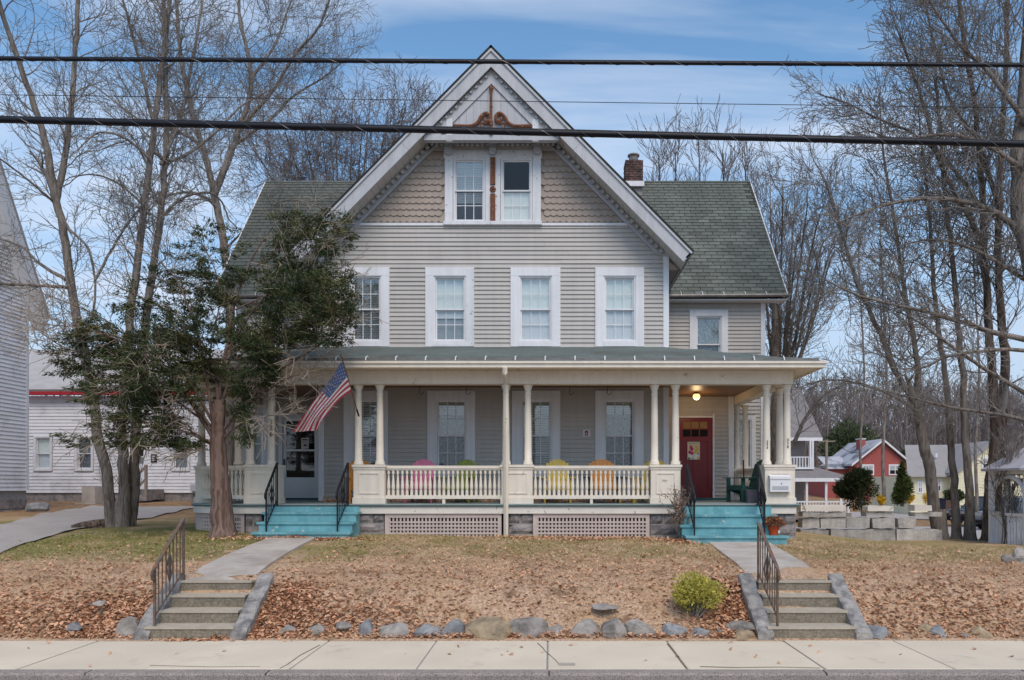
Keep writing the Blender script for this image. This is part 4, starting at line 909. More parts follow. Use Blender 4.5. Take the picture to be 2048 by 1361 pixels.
# ------------------------------------------------------------------ concrete sidewalk steps with cheek stones
def conc_steps(label, x0, x1, skew):
    st = thing('concrete_steps', label, 'steps', ((x0 + x1) / 2, 10.1, 0), 'concrete steps up from the sidewalk')
    rise = .168
    for k in range(4):
        y0 = 10.11 + .285 * k; z = rise * (k + 1); xa, xb = x0 + skew * k * .02, x1 + skew * k * .02
        if k == 0: xa -= .05; xb += .03
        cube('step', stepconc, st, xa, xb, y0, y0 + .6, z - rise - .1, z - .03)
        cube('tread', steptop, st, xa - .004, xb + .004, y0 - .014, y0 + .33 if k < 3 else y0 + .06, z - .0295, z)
    for s, xx in ((-1, x0 - .09), (1, x1 + .11)):
        ns = 9; v = []; f = []
        for i in range(ns + 1):
            t = i / ns; yy = 10.05 + t * 1.05; zt = .10 + .66 * t + rng.uniform(-.012, .012); j = rng.uniform(-.012, .012); wv = .105
            v += [(xx - wv + j, yy, zt - .5), (xx - wv + j, yy, zt - .02), (xx - wv + .02 + j, yy, zt), (xx + wv - .02 + j, yy, zt + rng.uniform(-.008, .008)), (xx + wv + j, yy, zt - .02), (xx + wv + j, yy, zt - .5)]
        for i in range(ns):
            for k in range(5): f.append((i * 6 + k, (i + 1) * 6 + k, (i + 1) * 6 + k + 1, i * 6 + k + 1))
        f += [(0, 1, 2, 3, 4, 5), tuple(ns * 6 + q for q in (5, 4, 3, 2, 1, 0))]
        MB().add(v, f).build('cheek_stone', cheekstone, st)
conc_steps('left concrete steps between grey cheek stones below the storm door walk', -5.30, -4.22, -1)
conc_steps('right concrete steps between grey cheek stones below the red door walk', 2.93, 4.02, 1)

# ------------------------------------------------------------------ trees
nr = np.random.default_rng(11)
class Tree:
    def __init__(s): s.trunk = []; s.twig = []
def catmull(pts, rad, per=4):
    out = []; ro = []
    for i in range(len(pts) - 1):
        p0, p1, p2, p3 = pts[max(i - 1, 0)], pts[i], pts[i + 1], pts[min(i + 2, len(pts) - 1)]
        for k in range(per):
            t = k / per; out.append(.5 * ((2 * p1) + (p2 - p0) * t + (2 * p0 - 5 * p1 + 4 * p2 - p3) * t * t + (3 * p1 - p0 - 3 * p2 + p3) * t ** 3)); ro.append(rad[i] + (rad[i + 1] - rad[i]) * t)
    return np.array(out + [pts[-1]]), np.array(ro + [rad[-1]])
def unit(v): return v / (np.linalg.norm(v) + 1e-9)
def perp_dir(d, ang):
    a = nr.normal(size=3); a = unit(a - d * a.dot(d)); return unit(d * math.cos(ang) + a * math.sin(ang))
def grow(store, p, d, L, r, lvl, maxl, o):
    n = o.get('n') or max(3, min(7, int(L / .22))); st = L / n; pts = [p]; rad = [r]; wob = o.get('wob', .16)
    for i in range(n):
        d = unit(d + nr.normal(size=3) * wob + np.array((0, 0, o.get('up', .05)))); p = p + d * st; pts.append(p); rad.append(max(r * (1 - .72 * (i + 1) / n), o['rmin']))
    store.append((np.array(pts), np.array(rad)))
    if lvl < maxl:
        k = o['kids'][lvl] if lvl < len(o['kids']) else 3; k = max(1, int(round(k * nr.uniform(.7, 1.3) * min(1.5, L / o.get('ref', 1.0)))))
        for j in range(k):
            t = nr.uniform(.18, 1.0); i = min(n - 1, int(t * n)); f = t * n - i; q = pts[i] * (1 - f) + pts[i + 1] * f; rr = rad[i] * (1 - f) + rad[i + 1] * f
            dd = unit(np.array(pts[i + 1]) - pts[i]); grow(store, q, perp_dir(dd, R(nr.uniform(*o['ang']))), L * nr.uniform(.38, .68) * (1.1 - .35 * t), max(rr * .6, o['rmin']), lvl + 1, maxl, o)
def limb(T, path, Y, r0, r1, o, kids=10, lk=1.2, maxl=2, start=.3, dy=None, twigs=True):
    """hand-placed limb: path of photo points, put at depth Y (dy: list of depth offsets)"""
    n = len(path); off = dy or [0] * n; r0 *= .74; r1 *= .66; kids = int(kids * 1.4)
    pts = [np.array(P(a, b, Y + off[i])) for i, (a, b) in enumerate(path)]
    rad = [r0 + (r1 - r0) * (i / (n - 1)) ** .8 for i in range(n)]
    q, rr = catmull(pts, rad, 5); q[1:-1] += nr.normal(size=q[1:-1].shape) * np.minimum(rr[1:-1, None] * .16, .012); T.trunk.append((q, rr))
    if twigs:
        for j in range(kids):
            t = start + (1 - start) * (j + nr.uniform(0, 1)) / kids; i = min(len(q) - 2, int(t * (len(q) - 1))); d = unit(q[i + 1] - q[i])
            grow(T.twig, q[i], perp_dir(d, R(nr.uniform(*o['ang']))), lk * nr.uniform(.6, 1.25), min(max(rr[i] * .38, o['rmin'] * 1.4), o.get('rmax', .05)), 0, maxl, o)
        grow(T.twig, q[-1], unit(q[-1] - q[-2]), lk * .9, max(r1 * .9, o['rmin']), 0, maxl, o)
def tubes(lines, sides=None):
    vs = []; fs = []; base = 0
    for pts, rad in lines:
        k = sides or (10 if rad[0] > .1 else 6 if rad[0] > .03 else 4 if rad[0] > .015 else 3); n = len(pts)
        d = np.gradient(pts, axis=0); d /= np.linalg.norm(d, axis=1)[:, None] + 1e-9
        ref = np.array((0.31, .95, .05)) if abs(d[0][1]) < .8 else np.array((1., 0, 0))
        a = np.cross(d, ref); a /= np.linalg.norm(a, axis=1)[:, None] + 1e-9; b = np.cross(d, a)
        th = np.arange(k) * 2 * math.pi / k
        v = pts[:, None, :] + (a[:, None, :] * np.cos(th)[None, :, None] + b[:, None, :] * np.sin(th)[None, :, None]) * rad[:, None, None]
        if k == 10: v += nr.normal(size=v.shape) * rad[:, None, None] * .03
        vs.append(v.reshape(-1, 3)); i, j = np.meshgrid(np.arange(n - 1), np.arange(k), indexing='ij'); j2 = (j + 1) % k
        fs.append((np.stack([i * k + j, i * k + j2, (i + 1) * k + j2, (i + 1) * k + j], -1).reshape(-1, 4)) + base); base += n * k
    return np.concatenate(vs), np.concatenate(fs)
def tree_obj(T, name, label, base, bm, tm, group=None):
    t = thing(name, label, 'tree', base, group)
    if T.trunk: v, f = tubes(T.trunk); ob('trunk', npmesh(v, f, bm, True), t)
    if T.twig: v, f = tubes(T.twig); ob('crown', npmesh(v, f, tm, True), t)
    return t
flare = lambda T, px, py, Y, r: T.trunk.append((np.array([P(px, py + 14, Y), P(px, py + 2, Y), P(px, py - 14, Y), P(px - 1, py - 60, Y)]), np.array([r * 1.3, r * 1.0, r * .8, r * .62])))
TW = dict(kids=[6, 5, 3], ang=(28, 62), rmin=.0046, wob=.17, up=.05, ref=1.0, rmax=.02)
# A: three-stemmed tree on the left
T = Tree(); Y = 17.2
limb(T, [(222, 1060), (215, 960), (195, 860), (180, 760), (158, 660), (140, 560), (128, 470), (112, 400)], Y, .17, .12, TW, 7, 1.2, 2, .45)
limb(T, [(112, 402), (95, 310), (75, 230), (40, 130), (5, 30), (-20, -60)], Y, .12, .06, TW, 12, 1.5, 2, .1, [0, -.1, -.2, -.4, -.6, -.8])
limb(T, [(112, 402), (128, 320), (140, 230), (150, 120), (155, 0), (158, -90)], Y, .10, .06, TW, 13, 1.5, 2, .1, [0, .1, .2, .3, .4, .5])
limb(T, [(140, 575), (90, 572), (40, 570), (-20, 566)], Y, .06, .035, TW, 8, .9, 2, .15, [0, -.3, -.6, -.9])
limb(T, [(132, 560), (80, 528), (45, 495), (0, 478), (-30, 470)], Y, .06, .03, TW, 8, .9, 2, .2, [0, .3, .6, .9, 1.1])
limb(T, [(108, 405), (85, 385), (50, 355), (0, 318)], Y, .05, .025, TW, 7, .9, 2, .2, [0, -.3, -.5, -.9])
limb(T, [(118, 420), (140, 460), (175, 495), (188, 545), (190, 600), (182, 640)], Y - .3, .045, .03, TW, 5, .8, 2, .2)
limb(T, [(190, 560), (220, 505), (250, 455), (285, 410), (300, 395)], Y - .3, .045, .02, TW, 7, .8, 2, .2)
limb(T, [(178, 800), (160, 803), (130, 798)], Y, .03, .015, TW, 0, .3, 0, .5, None, False)
limb(T, [(248, 1060), (248, 950), (243, 850), (250, 760), (258, 660), (270, 560), (280, 480), (293, 380), (305, 280), (318, 180), (330, 80), (340, 0), (346, -70)], Y + .1, .17, .06, TW, 26, 1.5, 2, .4)
limb(T, [(262, 1060), (268, 950), (272, 850), (280, 740), (292, 640), (305, 540), (320, 440), (330, 340), (333, 240), (330, 140), (328, 40), (325, -50)], Y + .35, .17, .055, TW, 26, 1.5, 2, .4)
limb(T, [(322, 330), (360, 240), (385, 120), (405, 0), (410, -50)], Y + .2, .06, .03, TW, 13, 1.2, 2, .1, [0, .2, .5, .8, 1.])
limb(T, [(308, 250), (285, 150), (262, 60), (240, -20)], Y, .06, .03, TW, 10, 1.2, 2, .1, [0, -.3, -.6, -.9])
limb(T, [(300, 320), (255, 280), (200, 265), (155, 300)], Y, .05, .02, TW, 8, 1.0, 2, .1, [0, -.3, -.6, -.9])
limb(T, [(298, 420), (240, 370), (190, 350), (140, 355)], Y, .04, .02, TW, 8, 1.0, 2, .1, [0, .3, .6, .9])
limb(T, [(318, 440), (360, 400), (410, 385), (440, 400), (458, 440)], Y + .3, .05, .03, TW, 8, .9, 2, .1, [0, .2, .4, .6, .8])
limb(T, [(300, 300), (350, 320), (420, 275), (480, 215), (540, 180)], Y + .1, .06, .025, TW, 12, 1.1, 2, .1, [0, .3, .6, .9, 1.2])
limb(T, [(290, 560), (340, 540), (400, 560), (440, 600)], Y - .2, .03, .012, TW, 7, .9, 2, .1)
for q in range(9): limb(T, [(215 + q * 7, 1050), (205 + q * 9 + rng.uniform(-15, 15), 990), (215 + q * 9 + rng.uniform(-25, 25), 920), (230 + q * 8 + rng.uniform(-30, 50), 860 + rng.uniform(-30, 30))], Y - .38, .013, .006, TW, 2, .35, 1, .4)
flare(T, 240, 1062, Y + .15, .26)
tree_obj(T, 'bare_tree', 'tall three-stemmed bare tree beside the driveway', P(240, 1058, Y), bark, twigm, 'bare trees')
# B: bare tree behind the evergreen
T = Tree(); Y = 24.5
limb(T, [(462, 1000), (460, 800), (462, 640), (452, 520), (440, 440), (426, 380), (410, 310), (388, 240), (368, 150), (356, 60), (350, -60)], Y, .24, .07, TW, 26, 1.9, 2, .5)
limb(T, [(428, 390), (460, 310), (482, 250), (502, 180), (494, 100), (478, 30), (482, -50)], Y, .16, .06, TW, 22, 1.9, 2, .1, [0, .1, .3, .5, .7, .9, 1.])
limb(T, [(484, 250), (540, 190), (590, 110), (640, 50), (668, -30)], Y, .1, .04, TW, 18, 1.7, 2, .1, [.3, .2, 0, -.2, -.4])
limb(T, [(470, 290), (540, 240), (590, 190), (640, 160), (690, 120)], Y, .08, .03, TW, 16, 1.6, 2, .1, [.2, .5, .9, 1.2, 1.5])
limb(T, [(500, 160), (550, 90), (575, 20), (600, -40)], Y, .07, .03, TW, 14, 1.6, 2, .1, [.5, .9, 1.2, 1.5])
limb(T, [(438, 420), (410, 395), (370, 385), (320, 400), (285, 440)], Y, .1, .03, TW, 12, 1.5, 2, .1, [0, -.3, -.6, -.9, -1.2])
limb(T, [(402, 290), (350, 260), (280, 240), (200, 180)], Y, .08, .03, TW, 14, 1.6, 2, .1, [0, -.2, -.4, -.6])
limb(T, [(450, 500), (520, 430), (580, 400), (650, 420), (700, 440)], Y - 1, .05, .02, TW, 12, 1.3, 2, .2, [1, .5, 0, -.5, -1])
tree_obj(T, 'bare_tree', 'forked bare tree rising behind the dark evergreen', P(462, 1000, Y), bark, twigm, 'bare trees')
# C: dense twiggy tree behind the left roof
T = Tree(); Y = 34.0; o = dict(TW); o.update(kids=[7, 5, 3], rmin=.0085, up=.05, ang=(20, 60), ref=1.6, rmax=.03)
limb(T, [(690, 960), (690, 800), (688, 640)], Y, .4, .3, o, 0, 1, 0, .5, None, False)
for k, (tx, ty) in enumerate([(520, 330), (540, 265), (570, 225), (605, 195), (640, 175), (670, 190), (705, 165), (740, 168), (775, 185), (810, 175), (845, 185), (872, 225), (560, 300), (660, 230), (790, 230), (725, 215), (500, 250), (610, 260), (835, 240)]):
    bx = 690 + (tx - 690) * .12; limb(T, [(bx, 660), (bx + (tx - bx) * .22, 560), (bx + (tx - bx) * .5, 440), (bx + (tx - bx) * .78, 330 + (ty - 200) * .3), (tx, ty + 40)], Y, .09, .03, o, 13, 1.9, 2, .3, [0, rng.uniform(-.5, .5), rng.uniform(-1.2, 1.2), rng.uniform(-2, 2), rng.uniform(-2.5, 2.5)])
tree_obj(T, 'bare_tree', 'dense twiggy fan-shaped tree behind the left roof', P(690, 960, Y), darkbark, fartwig, 'bare trees')
# small bare trees behind the right roof
for k, (tx, ty) in enumerate([(1318, 320), (1350, 285), (1398, 290), (1445, 305), (1490, 325)]):
    T = Tree(); Y = 33 + (k % 3); o = dict(TW); o.update(kids=[5, 4], rmin=.010, up=.1, ang=(18, 42), ref=1.3)
    limb(T, [(tx + 8, 940), (tx + 6, 700), (tx + 4, 480), (tx, ty)], Y, .14, .03, o, 26, 1.7, 1, .55)
    tree_obj(T, 'bare_tree', ['first', 'second', 'third', 'fourth', 'fifth'][k] + ' slim bare treetop right of the chimney above the roof', P(tx + 8, 940, Y), darkbark, fartwig, 'slim bare trees behind the right roof')
# D: many-stemmed tree right of the house
T = Tree(); Y = 27; o = dict(TW); o.update(kids=[5, 4, 3], rmin=.0065, up=.1, ang=(16, 46), ref=1.5)
limb(T, [(1556, 1010), (1554, 880), (1553, 760), (1552, 640)], Y, .34, .24, o, 6, 1.2, 2, .5)
for tx, ty, r in [(1515, 345, .1), (1540, 330, .1), (1565, 345, .12), (1590, 350, .12), (1615, 360, .1), (1640, 380, .1), (1662, 420, .09), (1690, 470, .08), (1600, 430, .08), (1550, 420, .1), (1640, 520, .08), (1700, 560, .06)]:
    limb(T, [(1556 + (tx - 1556) * .04, 880), (1556 + (tx - 1556) * .2, 770), (1556 + (tx - 1556) * .5, 640), (1556 + (tx - 1556) * .8, 500), (tx, ty + 50)], Y, r, .03, o, 15, 1.7, 2, .3, [0, .2, rng.uniform(-.8, .8), rng.uniform(-1.5, 1.5), rng.uniform(-2, 2)])
limb(T, [(1560, 930), (1590, 880), (1615, 830), (1650, 790), (1690, 770)], Y - 1.5, .12, .04, o, 10, 1.3, 2, .3)
tree_obj(T, 'bare_tree', 'many-stemmed bare tree just right of the porch', P(1556, 1010, Y), bark, twigm, 'bare trees')
# E-H: trunks on the right lawn
T = Tree(); Y = 19.6; o = dict(TW); o.update(rmin=.006, ang=(25, 60))
limb(T, [(1878, 1082), (1868, 1010), (1860, 940), (1846, 885), (1838, 840), (1829, 800)], Y, .21, .17, o, 4, .8, 2, .6); flare(T, 1880, 1078, Y, .24)
limb(T, [(1829, 802), (1790, 740), (1752, 650), (1712, 560), (1688, 480), (1660, 390), (1640, 340)], Y, .12, .03, o, 22, 1.4, 2, .15)
limb(T, [(1831, 802), (1836, 740), (1824, 660), (1806, 560), (1790, 450), (1770, 330), (1760, 240)], Y, .12, .03, o, 24, 1.4, 2, .15)
limb(T, [(1826, 815), (1780, 790), (1720, 768), (1655, 760), (1600, 775)], Y - .3, .06, .02, o, 14, 1.0, 2, .15)
tree_obj(T, 'bare_tree', 'leaning forked bare tree at the left of the right-hand trunks', P(1878, 1080, Y), bark, twigm, 'bare trees')
T = Tree(); limb(T, [(1913, 1086), (1909, 980), (1901, 880), (1893, 780), (1880, 680), (1868, 580), (1862, 470), (1850, 350), (1840, 260)], 19.9, .15, .04, o, 24, 1.3, 2, .5); flare(T, 1913, 1080, 19.9, .16)
tree_obj(T, 'bare_tree', 'slim straight bare trunk, left one of the slim pair', P(1913, 1082, 19.9), bark, twigm, 'bare trees')
T = Tree(); limb(T, [(1940, 1088), (1938, 980), (1931, 880), (1925, 760), (1915, 650), (1905, 520), (1890, 400), (1880, 250), (1870, 160)], 19.5, .16, .05, o, 24, 1.3, 2, .5); flare(T, 1940, 1082, 19.5, .18)
tree_obj(T, 'bare_tree', 'slim straight bare trunk, right one of the slim pair', P(1940, 1084, 19.5), bark, twigm, 'bare trees')
T = Tree(); Y = 19.3
limb(T, [(1985, 1088), (1986, 980), (1993, 900), (1998, 830)], Y, .31, .25, o, 5, .9, 2, .4); flare(T, 1986, 1086, Y, .34)
limb(T, [(1992, 860), (1984, 740), (1974, 600), (1968, 480), (1962, 350), (1948, 200), (1925, 60), (1915, -40)], Y, .17, .06, o, 30, 1.6, 2, .25)
limb(T, [(2002, 850), (2010, 720), (2000, 600), (1996, 480), (2002, 300), (2012, 100), (2016, -40)], Y, .17, .07, o, 28, 1.6, 2, .25)
limb(T, [(1970, 500), (1930, 420), (1880, 330), (1850, 220), (1820, 130), (1795, 60)], Y, .1, .03, o, 24, 1.4, 2, .1, [0, -.3, -.5, -.7, -.9, -1.])
limb(T, [(1965, 420), (1900, 330), (1830, 270), (1760, 240), (1690, 205), (1640, 190)], Y, .08, .02, o, 22, 1.1, 2, .1, [0, .3, .5, .7, .9, 1.])
limb(T, [(2000, 420), (1960, 300), (1900, 200), (1870, 100), (1850, 0)], Y, .09, .03, o, 22, 1.4, 2, .1, [0, .4, .8, 1.2, 1.5])
tree_obj(T, 'bare_tree', 'thick rough-barked forked trunk near the white gazebo', P(1986, 1084, Y), darkbark, twigm, 'bare trees')
T = Tree(); Y = 18.0; o2 = dict(o); o2.update(up=.08)
limb(T, [(2105, 1100), (2098, 900), (2085, 700), (2060, 520), (2040, 440), (2035, 330), (2050, 150), (2060, -40)], Y, .4, .15, o2, 18, 1.6, 2, .4)
limb(T, [(2062, 500), (2015, 440), (1965, 415), (1890, 398), (1810, 402), (1740, 420), (1690, 440)], Y, .13, .03, o2, 22, 1.2, 2, .2)
limb(T, [(2090, 690), (1980, 662), (1880, 632), (1800, 612), (1720, 592), (1650, 560)], Y - .5, .1, .025, o2, 22, 1.2, 2, .2)
limb(T, [(2095, 705), (2000, 700), (1900, 712), (1850, 735), (1800, 738)], Y - .8, .07, .025, o2, 16, 1.1, 2, .2)
limb(T, [(2090, 810), (1980, 745), (1900, 690), (1830, 640), (1770, 615)], Y + .4, .08, .02, o2, 18, 1.1, 2, .2)
limb(T, [(2092, 850), (2000, 830), (1900, 815), (1800, 790), (1720, 770)], Y + .2, .08, .02, o2, 16, 1.0, 2, .2)
limb(T, [(2050, 340), (1960, 285), (1880, 270), (1800, 280), (1720, 255)], Y - .3, .09, .02, o2, 24, 1.2, 2, .15)
limb(T, [(2055, 250), (1980, 150), (1920, 90), (1870, 20), (1840, -30)], Y - .2, .09, .03, o2, 24, 1.4, 2, .15)
limb(T, [(2050, 560), (1950, 500), (1860, 480), (1780, 500)], Y + .3, .07, .02, o2, 18, 1.2, 2, .15)
tree_obj(T, 'bare_tree', 'bare tree at the right edge with long lichened limbs reaching left', P(2105, 1100, Y), bark, twigm, 'bare trees')
for k, (tx, Y) in enumerate([(1770, 40), (1725, 52), (1955, 44)]):
    T = Tree(); oo = dict(TW); oo.update(kids=[5, 4], rmin=.010, up=.1, ang=(18, 45), ref=1.6)
    limb(T, [(tx, 1030), (tx - 4, 900), (tx + 3, 740), (tx - 6, 560), (tx - 10, 420 + 25 * k)], Y, .15, .04, oo, 24, 2.6, 1, .35)
    tree_obj(T, 'bare_tree', 'distant bare tree, %s from the left behind the right-hand trunks' % ['second', 'first', 'third'][k], P(tx, 1030, Y), bark, fartwig, 'distant bare trees')
# far wood: one mass
T = []; 
for k in range(620):
    y = nr.uniform(98, 180); x = nr.uniform(5, 125) * y / 150 + 25; h = nr.uniform(9, 13.5) ; b = np.array((x, y, ground(x, y)))
    oo = dict(kids=[5, 4], ang=(20, 55), rmin=.032, wob=.14, up=.1, ref=4.0, n=2)
    q = np.array([b, b + (nr.normal() * .3, 0, h * .4), b + (nr.normal() * .5, 0, h)]); T.append((q, np.array([.22, .16, .05])))
    for j in range(9): t = nr.uniform(.2, 1); grow(T, b + (q[2] - b) * t, perp_dir(np.array((0, 0, 1.)), R(nr.uniform(20, 60))), h * .35 * nr.uniform(.6, 1.2), .06, 0, 1, oo)
v, f = tubes(T, 3); o = ob('far_wood', npmesh(v, f, fartwig)); tag(o, 'grey-brown mass of leafless woods on the far hillside', 'woods', kind='stuff')
T = []
for k in range(90):
    y = nr.uniform(60, 110); x = nr.uniform(-75, -5) * y / 100; h = nr.uniform(7, 11); b = np.array((x, y, ground(x, y)))
    oo = dict(kids=[5, 4], ang=(20, 55), rmin=.03, wob=.14, up=.1, ref=4.0, n=2)
    q = np.array([b, b + (nr.normal() * .3, 0, h * .4), b + (nr.normal() * .5, 0, h)]); T.append((q, np.array([.2, .14, .05])))
    for j in range(8): t = nr.uniform(.25, 1); grow(T, b + (q[2] - b) * t, perp_dir(np.array((0, 0, 1.)), R(nr.uniform(20, 60))), h * .35 * nr.uniform(.6, 1.2), .05, 0, 1, oo)
v, f = tubes(T, 3); o = ob('far_wood', npmesh(v, f, fartwig)); tag(o, 'leafless woods behind the white neighbouring house', 'woods', kind='stuff')
# ------------------------------------------------------------------ foliage
def leaf_quads(c, d, L, wd):
    """narrow pointed leaves: c, d (n,3); returns verts, tri-faces"""
    n = len(c); a = nr.normal(size=(n, 3)); s = np.cross(d, a); s /= np.linalg.norm(s, axis=1)[:, None] + 1e-9
    L = np.asarray(L).reshape(-1, 1); wd = np.asarray(wd).reshape(-1, 1)
    nrm = np.cross(s, d); v = np.stack([c, c + d * L * .5 + s * wd + nrm * L * .06, c + d * L, c + d * L * .5 - s * wd + nrm * L * .06], 1).reshape(-1, 3)
    return v, np.arange(n * 4).reshape(n, 4)
def rand_dirs(n): v = nr.normal(size=(n, 3)); return v / np.linalg.norm(v, axis=1)[:, None]
# evergreen in front of the porch
T = Tree(); Y = 15.3; oc = dict(kids=[4, 3], ang=(30, 65), rmin=.006, wob=.2, up=-.01, ref=.8, rmax=.03)
limb(T, [(446, 1070), (442, 1000), (438, 940), (436, 880), (437, 840), (440, 800)], Y, .31, .16, oc, 0, 1, 0, .5, None, False); flare(T, 447, 1066, Y, .27)
cedar_limbs = [([(428, 880), (385, 810), (335, 745), (275, 700), (205, 668), (140, 650)], .11, -1), ([(436, 865), (440, 780), (452, 700), (470, 610), (500, 525), (545, 455)], .12, .3), ([(445, 865), (492, 800), (560, 742), (625, 700), (678, 662)], .09, -.9),
    ([(430, 860), (412, 760), (392, 660), (355, 565), (300, 505)], .1, -.4), ([(455, 770), (540, 690), (620, 655), (688, 640)], .07, -.5), ([(455, 700), (520, 605), (600, 540), (655, 480)], .07, -.3), ([(422, 890), (360, 860), (290, 855), (180, 862)], .05, -1.2),
    ([(430, 905), (395, 895), (350, 900)], .03, -.3), ([(448, 860), (505, 805), (570, 760), (600, 750)], .05, -.8), ([(330, 742), (240, 715), (140, 700), (60, 650)], .05, -1.5), ([(300, 710), (210, 640), (120, 600), (90, 590)], .04, -.6), ([(400, 700), (330, 620), (270, 590), (210, 560)], .05, .6),
    ([(470, 620), (560, 580), (640, 560), (690, 530)], .05, .5), ([(440, 760), (380, 720), (320, 690), (250, 770)], .05, -1), ([(470, 720), (560, 700), (640, 690), (690, 640)], .05, -1.4), ([(420, 800), (330, 800), (270, 770), (230, 740)], .05, .5), ([(500, 540), (560, 500), (600, 460), (640, 450)], .04, .2), ([(500, 700), (560, 620), (620, 600), (670, 580)], .05, -1.0), ([(420, 700), (440, 600), (430, 540), (400, 480)], .05, .4), ([(432, 890), (380, 862), (335, 830), (290, 800)], .07, -.8), ([(434, 870), (370, 790), (300, 760), (230, 775)], .08, -1.3), ([(428, 850), (350, 725), (250, 680), (150, 655), (80, 650)], .08, -1.0), ([(442, 880), (480, 850), (520, 835), (548, 830)], .05, -.6), ([(432, 860), (350, 800), (270, 740), (180, 720), (110, 690)], .08, -.2), ([(440, 820), (470, 740), (530, 690), (590, 640)], .09, -.9), ([(438, 830), (430, 740), (400, 680), (360, 640)], .09, .3)]
for path, r, dyy in cedar_limbs: limb(T, path, Y, r * .55, .012, oc, 17, .75, 1, .22, [dyy * i / (len(path) - 1) for i in range(len(path))])
cl = []; 
for pts, rad in T.twig:
    k = 3 if rad[0] > .012 else 2
    for j in range(len(pts)):
        if j > 0 and nr.random() < .72: cl.append((pts[j], unit(pts[j] - pts[j - 1])))
def clump(p): return math.sin(p[0] * 3.1 + 1.3) * math.sin(p[1] * 2.7 + p[2] * 1.9) + math.sin(p[2] * 4.1 + p[0] * 2.3 + .7) * .7
def cedar_ok(p):
    ix, iy = VX + p[0] / p[1] * F, VY - (p[2] - CZ) / p[1] * F
    return p[2] > 2.75 and clump(p) > -.8 and iy > 425 and not (ix > 555 and iy > 690) and not (ix > 500 and iy > 775) and ix < 705 and not (ix < 250 and iy < 585) and not (ix < 90 and iy < 620) and not (ix < 420 and iy < 575 - (ix - 250) * .8) and nr.random() < (.55 if ix < 340 else .5 if iy < 540 else .97)
cl = [c for c in cl if cedar_ok(c[0])]
cc = np.array([c[0] for c in cl]); dd = np.array([c[1] for c in cl]); per = 31
c_ = np.repeat(cc, per, 0) + nr.normal(size=(len(cc) * per, 3)) * (.06, .06, .025); d_ = np.repeat(dd, per, 0) + nr.normal(size=(len(cc) * per, 3)) * (.6, .6, .22) + (0, 0, -.1); d_ /= np.linalg.norm(d_, axis=1)[:, None]
v, f = leaf_quads(c_, d_, nr.uniform(.05, .11, len(c_)), nr.uniform(.007, .013, len(c_)))
cedar = tree_obj(T, 'evergreen_tree', 'dark open-crowned evergreen with reddish trunk before the porch corner', P(446, 1062, Y), cedarbark, M('dead_twig', (166, 150, 134), .9, .2, 2))
ob('foliage', npmesh(v, f, needle), cedar)
def shrub(name, label, cat, c, rx, ry, rz, n, L, wd, mat, stems=8, group=None, lumps=9, stemmat=None, up=.4, cone=False):
    t = thing(name, label, cat, (c[0], c[1], c[2] - rz), group); c = np.array(c); lc = rand_dirs(lumps) * nr.uniform(.35, .75, (lumps, 1)) * (rx, ry, rz); pts = []
    for q in lc: pts.append(c + q + rand_dirs(n // lumps) * nr.uniform(.3, 1, (n // lumps, 1)) ** .5 * np.array((rx, ry, rz)) * .5)
    pts = np.concatenate(pts)
    if cone: pts[:, :2] = c[:2] + (pts[:, :2] - c[:2]) * np.clip(1.25 - (pts[:, 2:3] - c[2] + rz) / (2.1 * rz), .1, 1.1)
    d = unit(np.array((0, 0, 1.))) * up + (pts - c) / (rx, ry, rz) * .7 + nr.normal(size=pts.shape) * .5; d /= np.linalg.norm(d, axis=1)[:, None]
    v, f = leaf_quads(pts, d, nr.uniform(.7, 1.3, len(pts)) * L, nr.uniform(.8, 1.2, len(pts)) * wd); ob('foliage', npmesh(v, f, mat), t)
    st = []
    for k in range(stems):
        e = c + lc[k % lumps]; b = np.array((c[0], c[1], c[2] - rz)) + nr.normal(size=3) * (rx * .12, ry * .12, 0); m = (b + e) / 2 + nr.normal(size=3) * rx * .15; st.append((np.array([b, m, e]), np.array([max(.006, rz * .03), rz * .02, .004])))
    v, f = tubes(st, 5); ob('stem', npmesh(v, f, stemmat or twigm, True), t); return t
def at_ground(px, py, Y): q = P(px, py, Y); return q
q = P(1392, 1188, 10.55); shrub('boxwood_bush', 'small lime-green rounded bush beside the right sidewalk steps', 'bush', (q.x, q.y, q.z), .37, .34, .30, 3400, .055, .011, bushleaf, 22, lumps=26)
q = P(1720, 975, 24.5); shrub('yew_shrub', 'dark spreading evergreen shrub with bare lower stems behind the low wall', 'shrub', (q.x, q.y, q.z), .68, .6, .6, 6500, .13, .018, yewleaf, 16, lumps=14)
q = P(1806, 972, 27); shrub('arborvitae', 'narrow upright green conifer beside the leaning trunk', 'shrub', (q.x, q.y, q.z), .36, .36, .72, 5000, .12, .018, M('arborvitae_green', (74, 84, 40), .85, .3, 4), 6, lumps=14, cone=True)
q = P(1908, 992, 57); shrub('clipped_bush', 'rounded clipped bush in front of the yellow house', 'bush', (q.x, q.y, q.z), .85, .8, .48, 3500, .14, .05, yewleaf, 5, lumps=14)
gold = M('golden_leaf', (206, 166, 40), .8, .2, 6)
for k, (px, py, Y, lab) in enumerate(((1762, 1000, 30, 'small yellow-leaved plant beside the dark spreading shrub'), (1818, 998, 29, 'small yellow-leaved plant at the foot of the narrow conifer'), (1852, 997, 55, 'orange-yellow shrub at the corner of the yellow house'))):
    q = P(px, py, Y); shrub('golden_shrub', lab, 'shrub', (q.x, q.y, q.z), .17 * Y / 30, .15 * Y / 30, .2 * Y / 30, 700, .07, .02, gold, 4, 'golden shrubs', lumps=7)
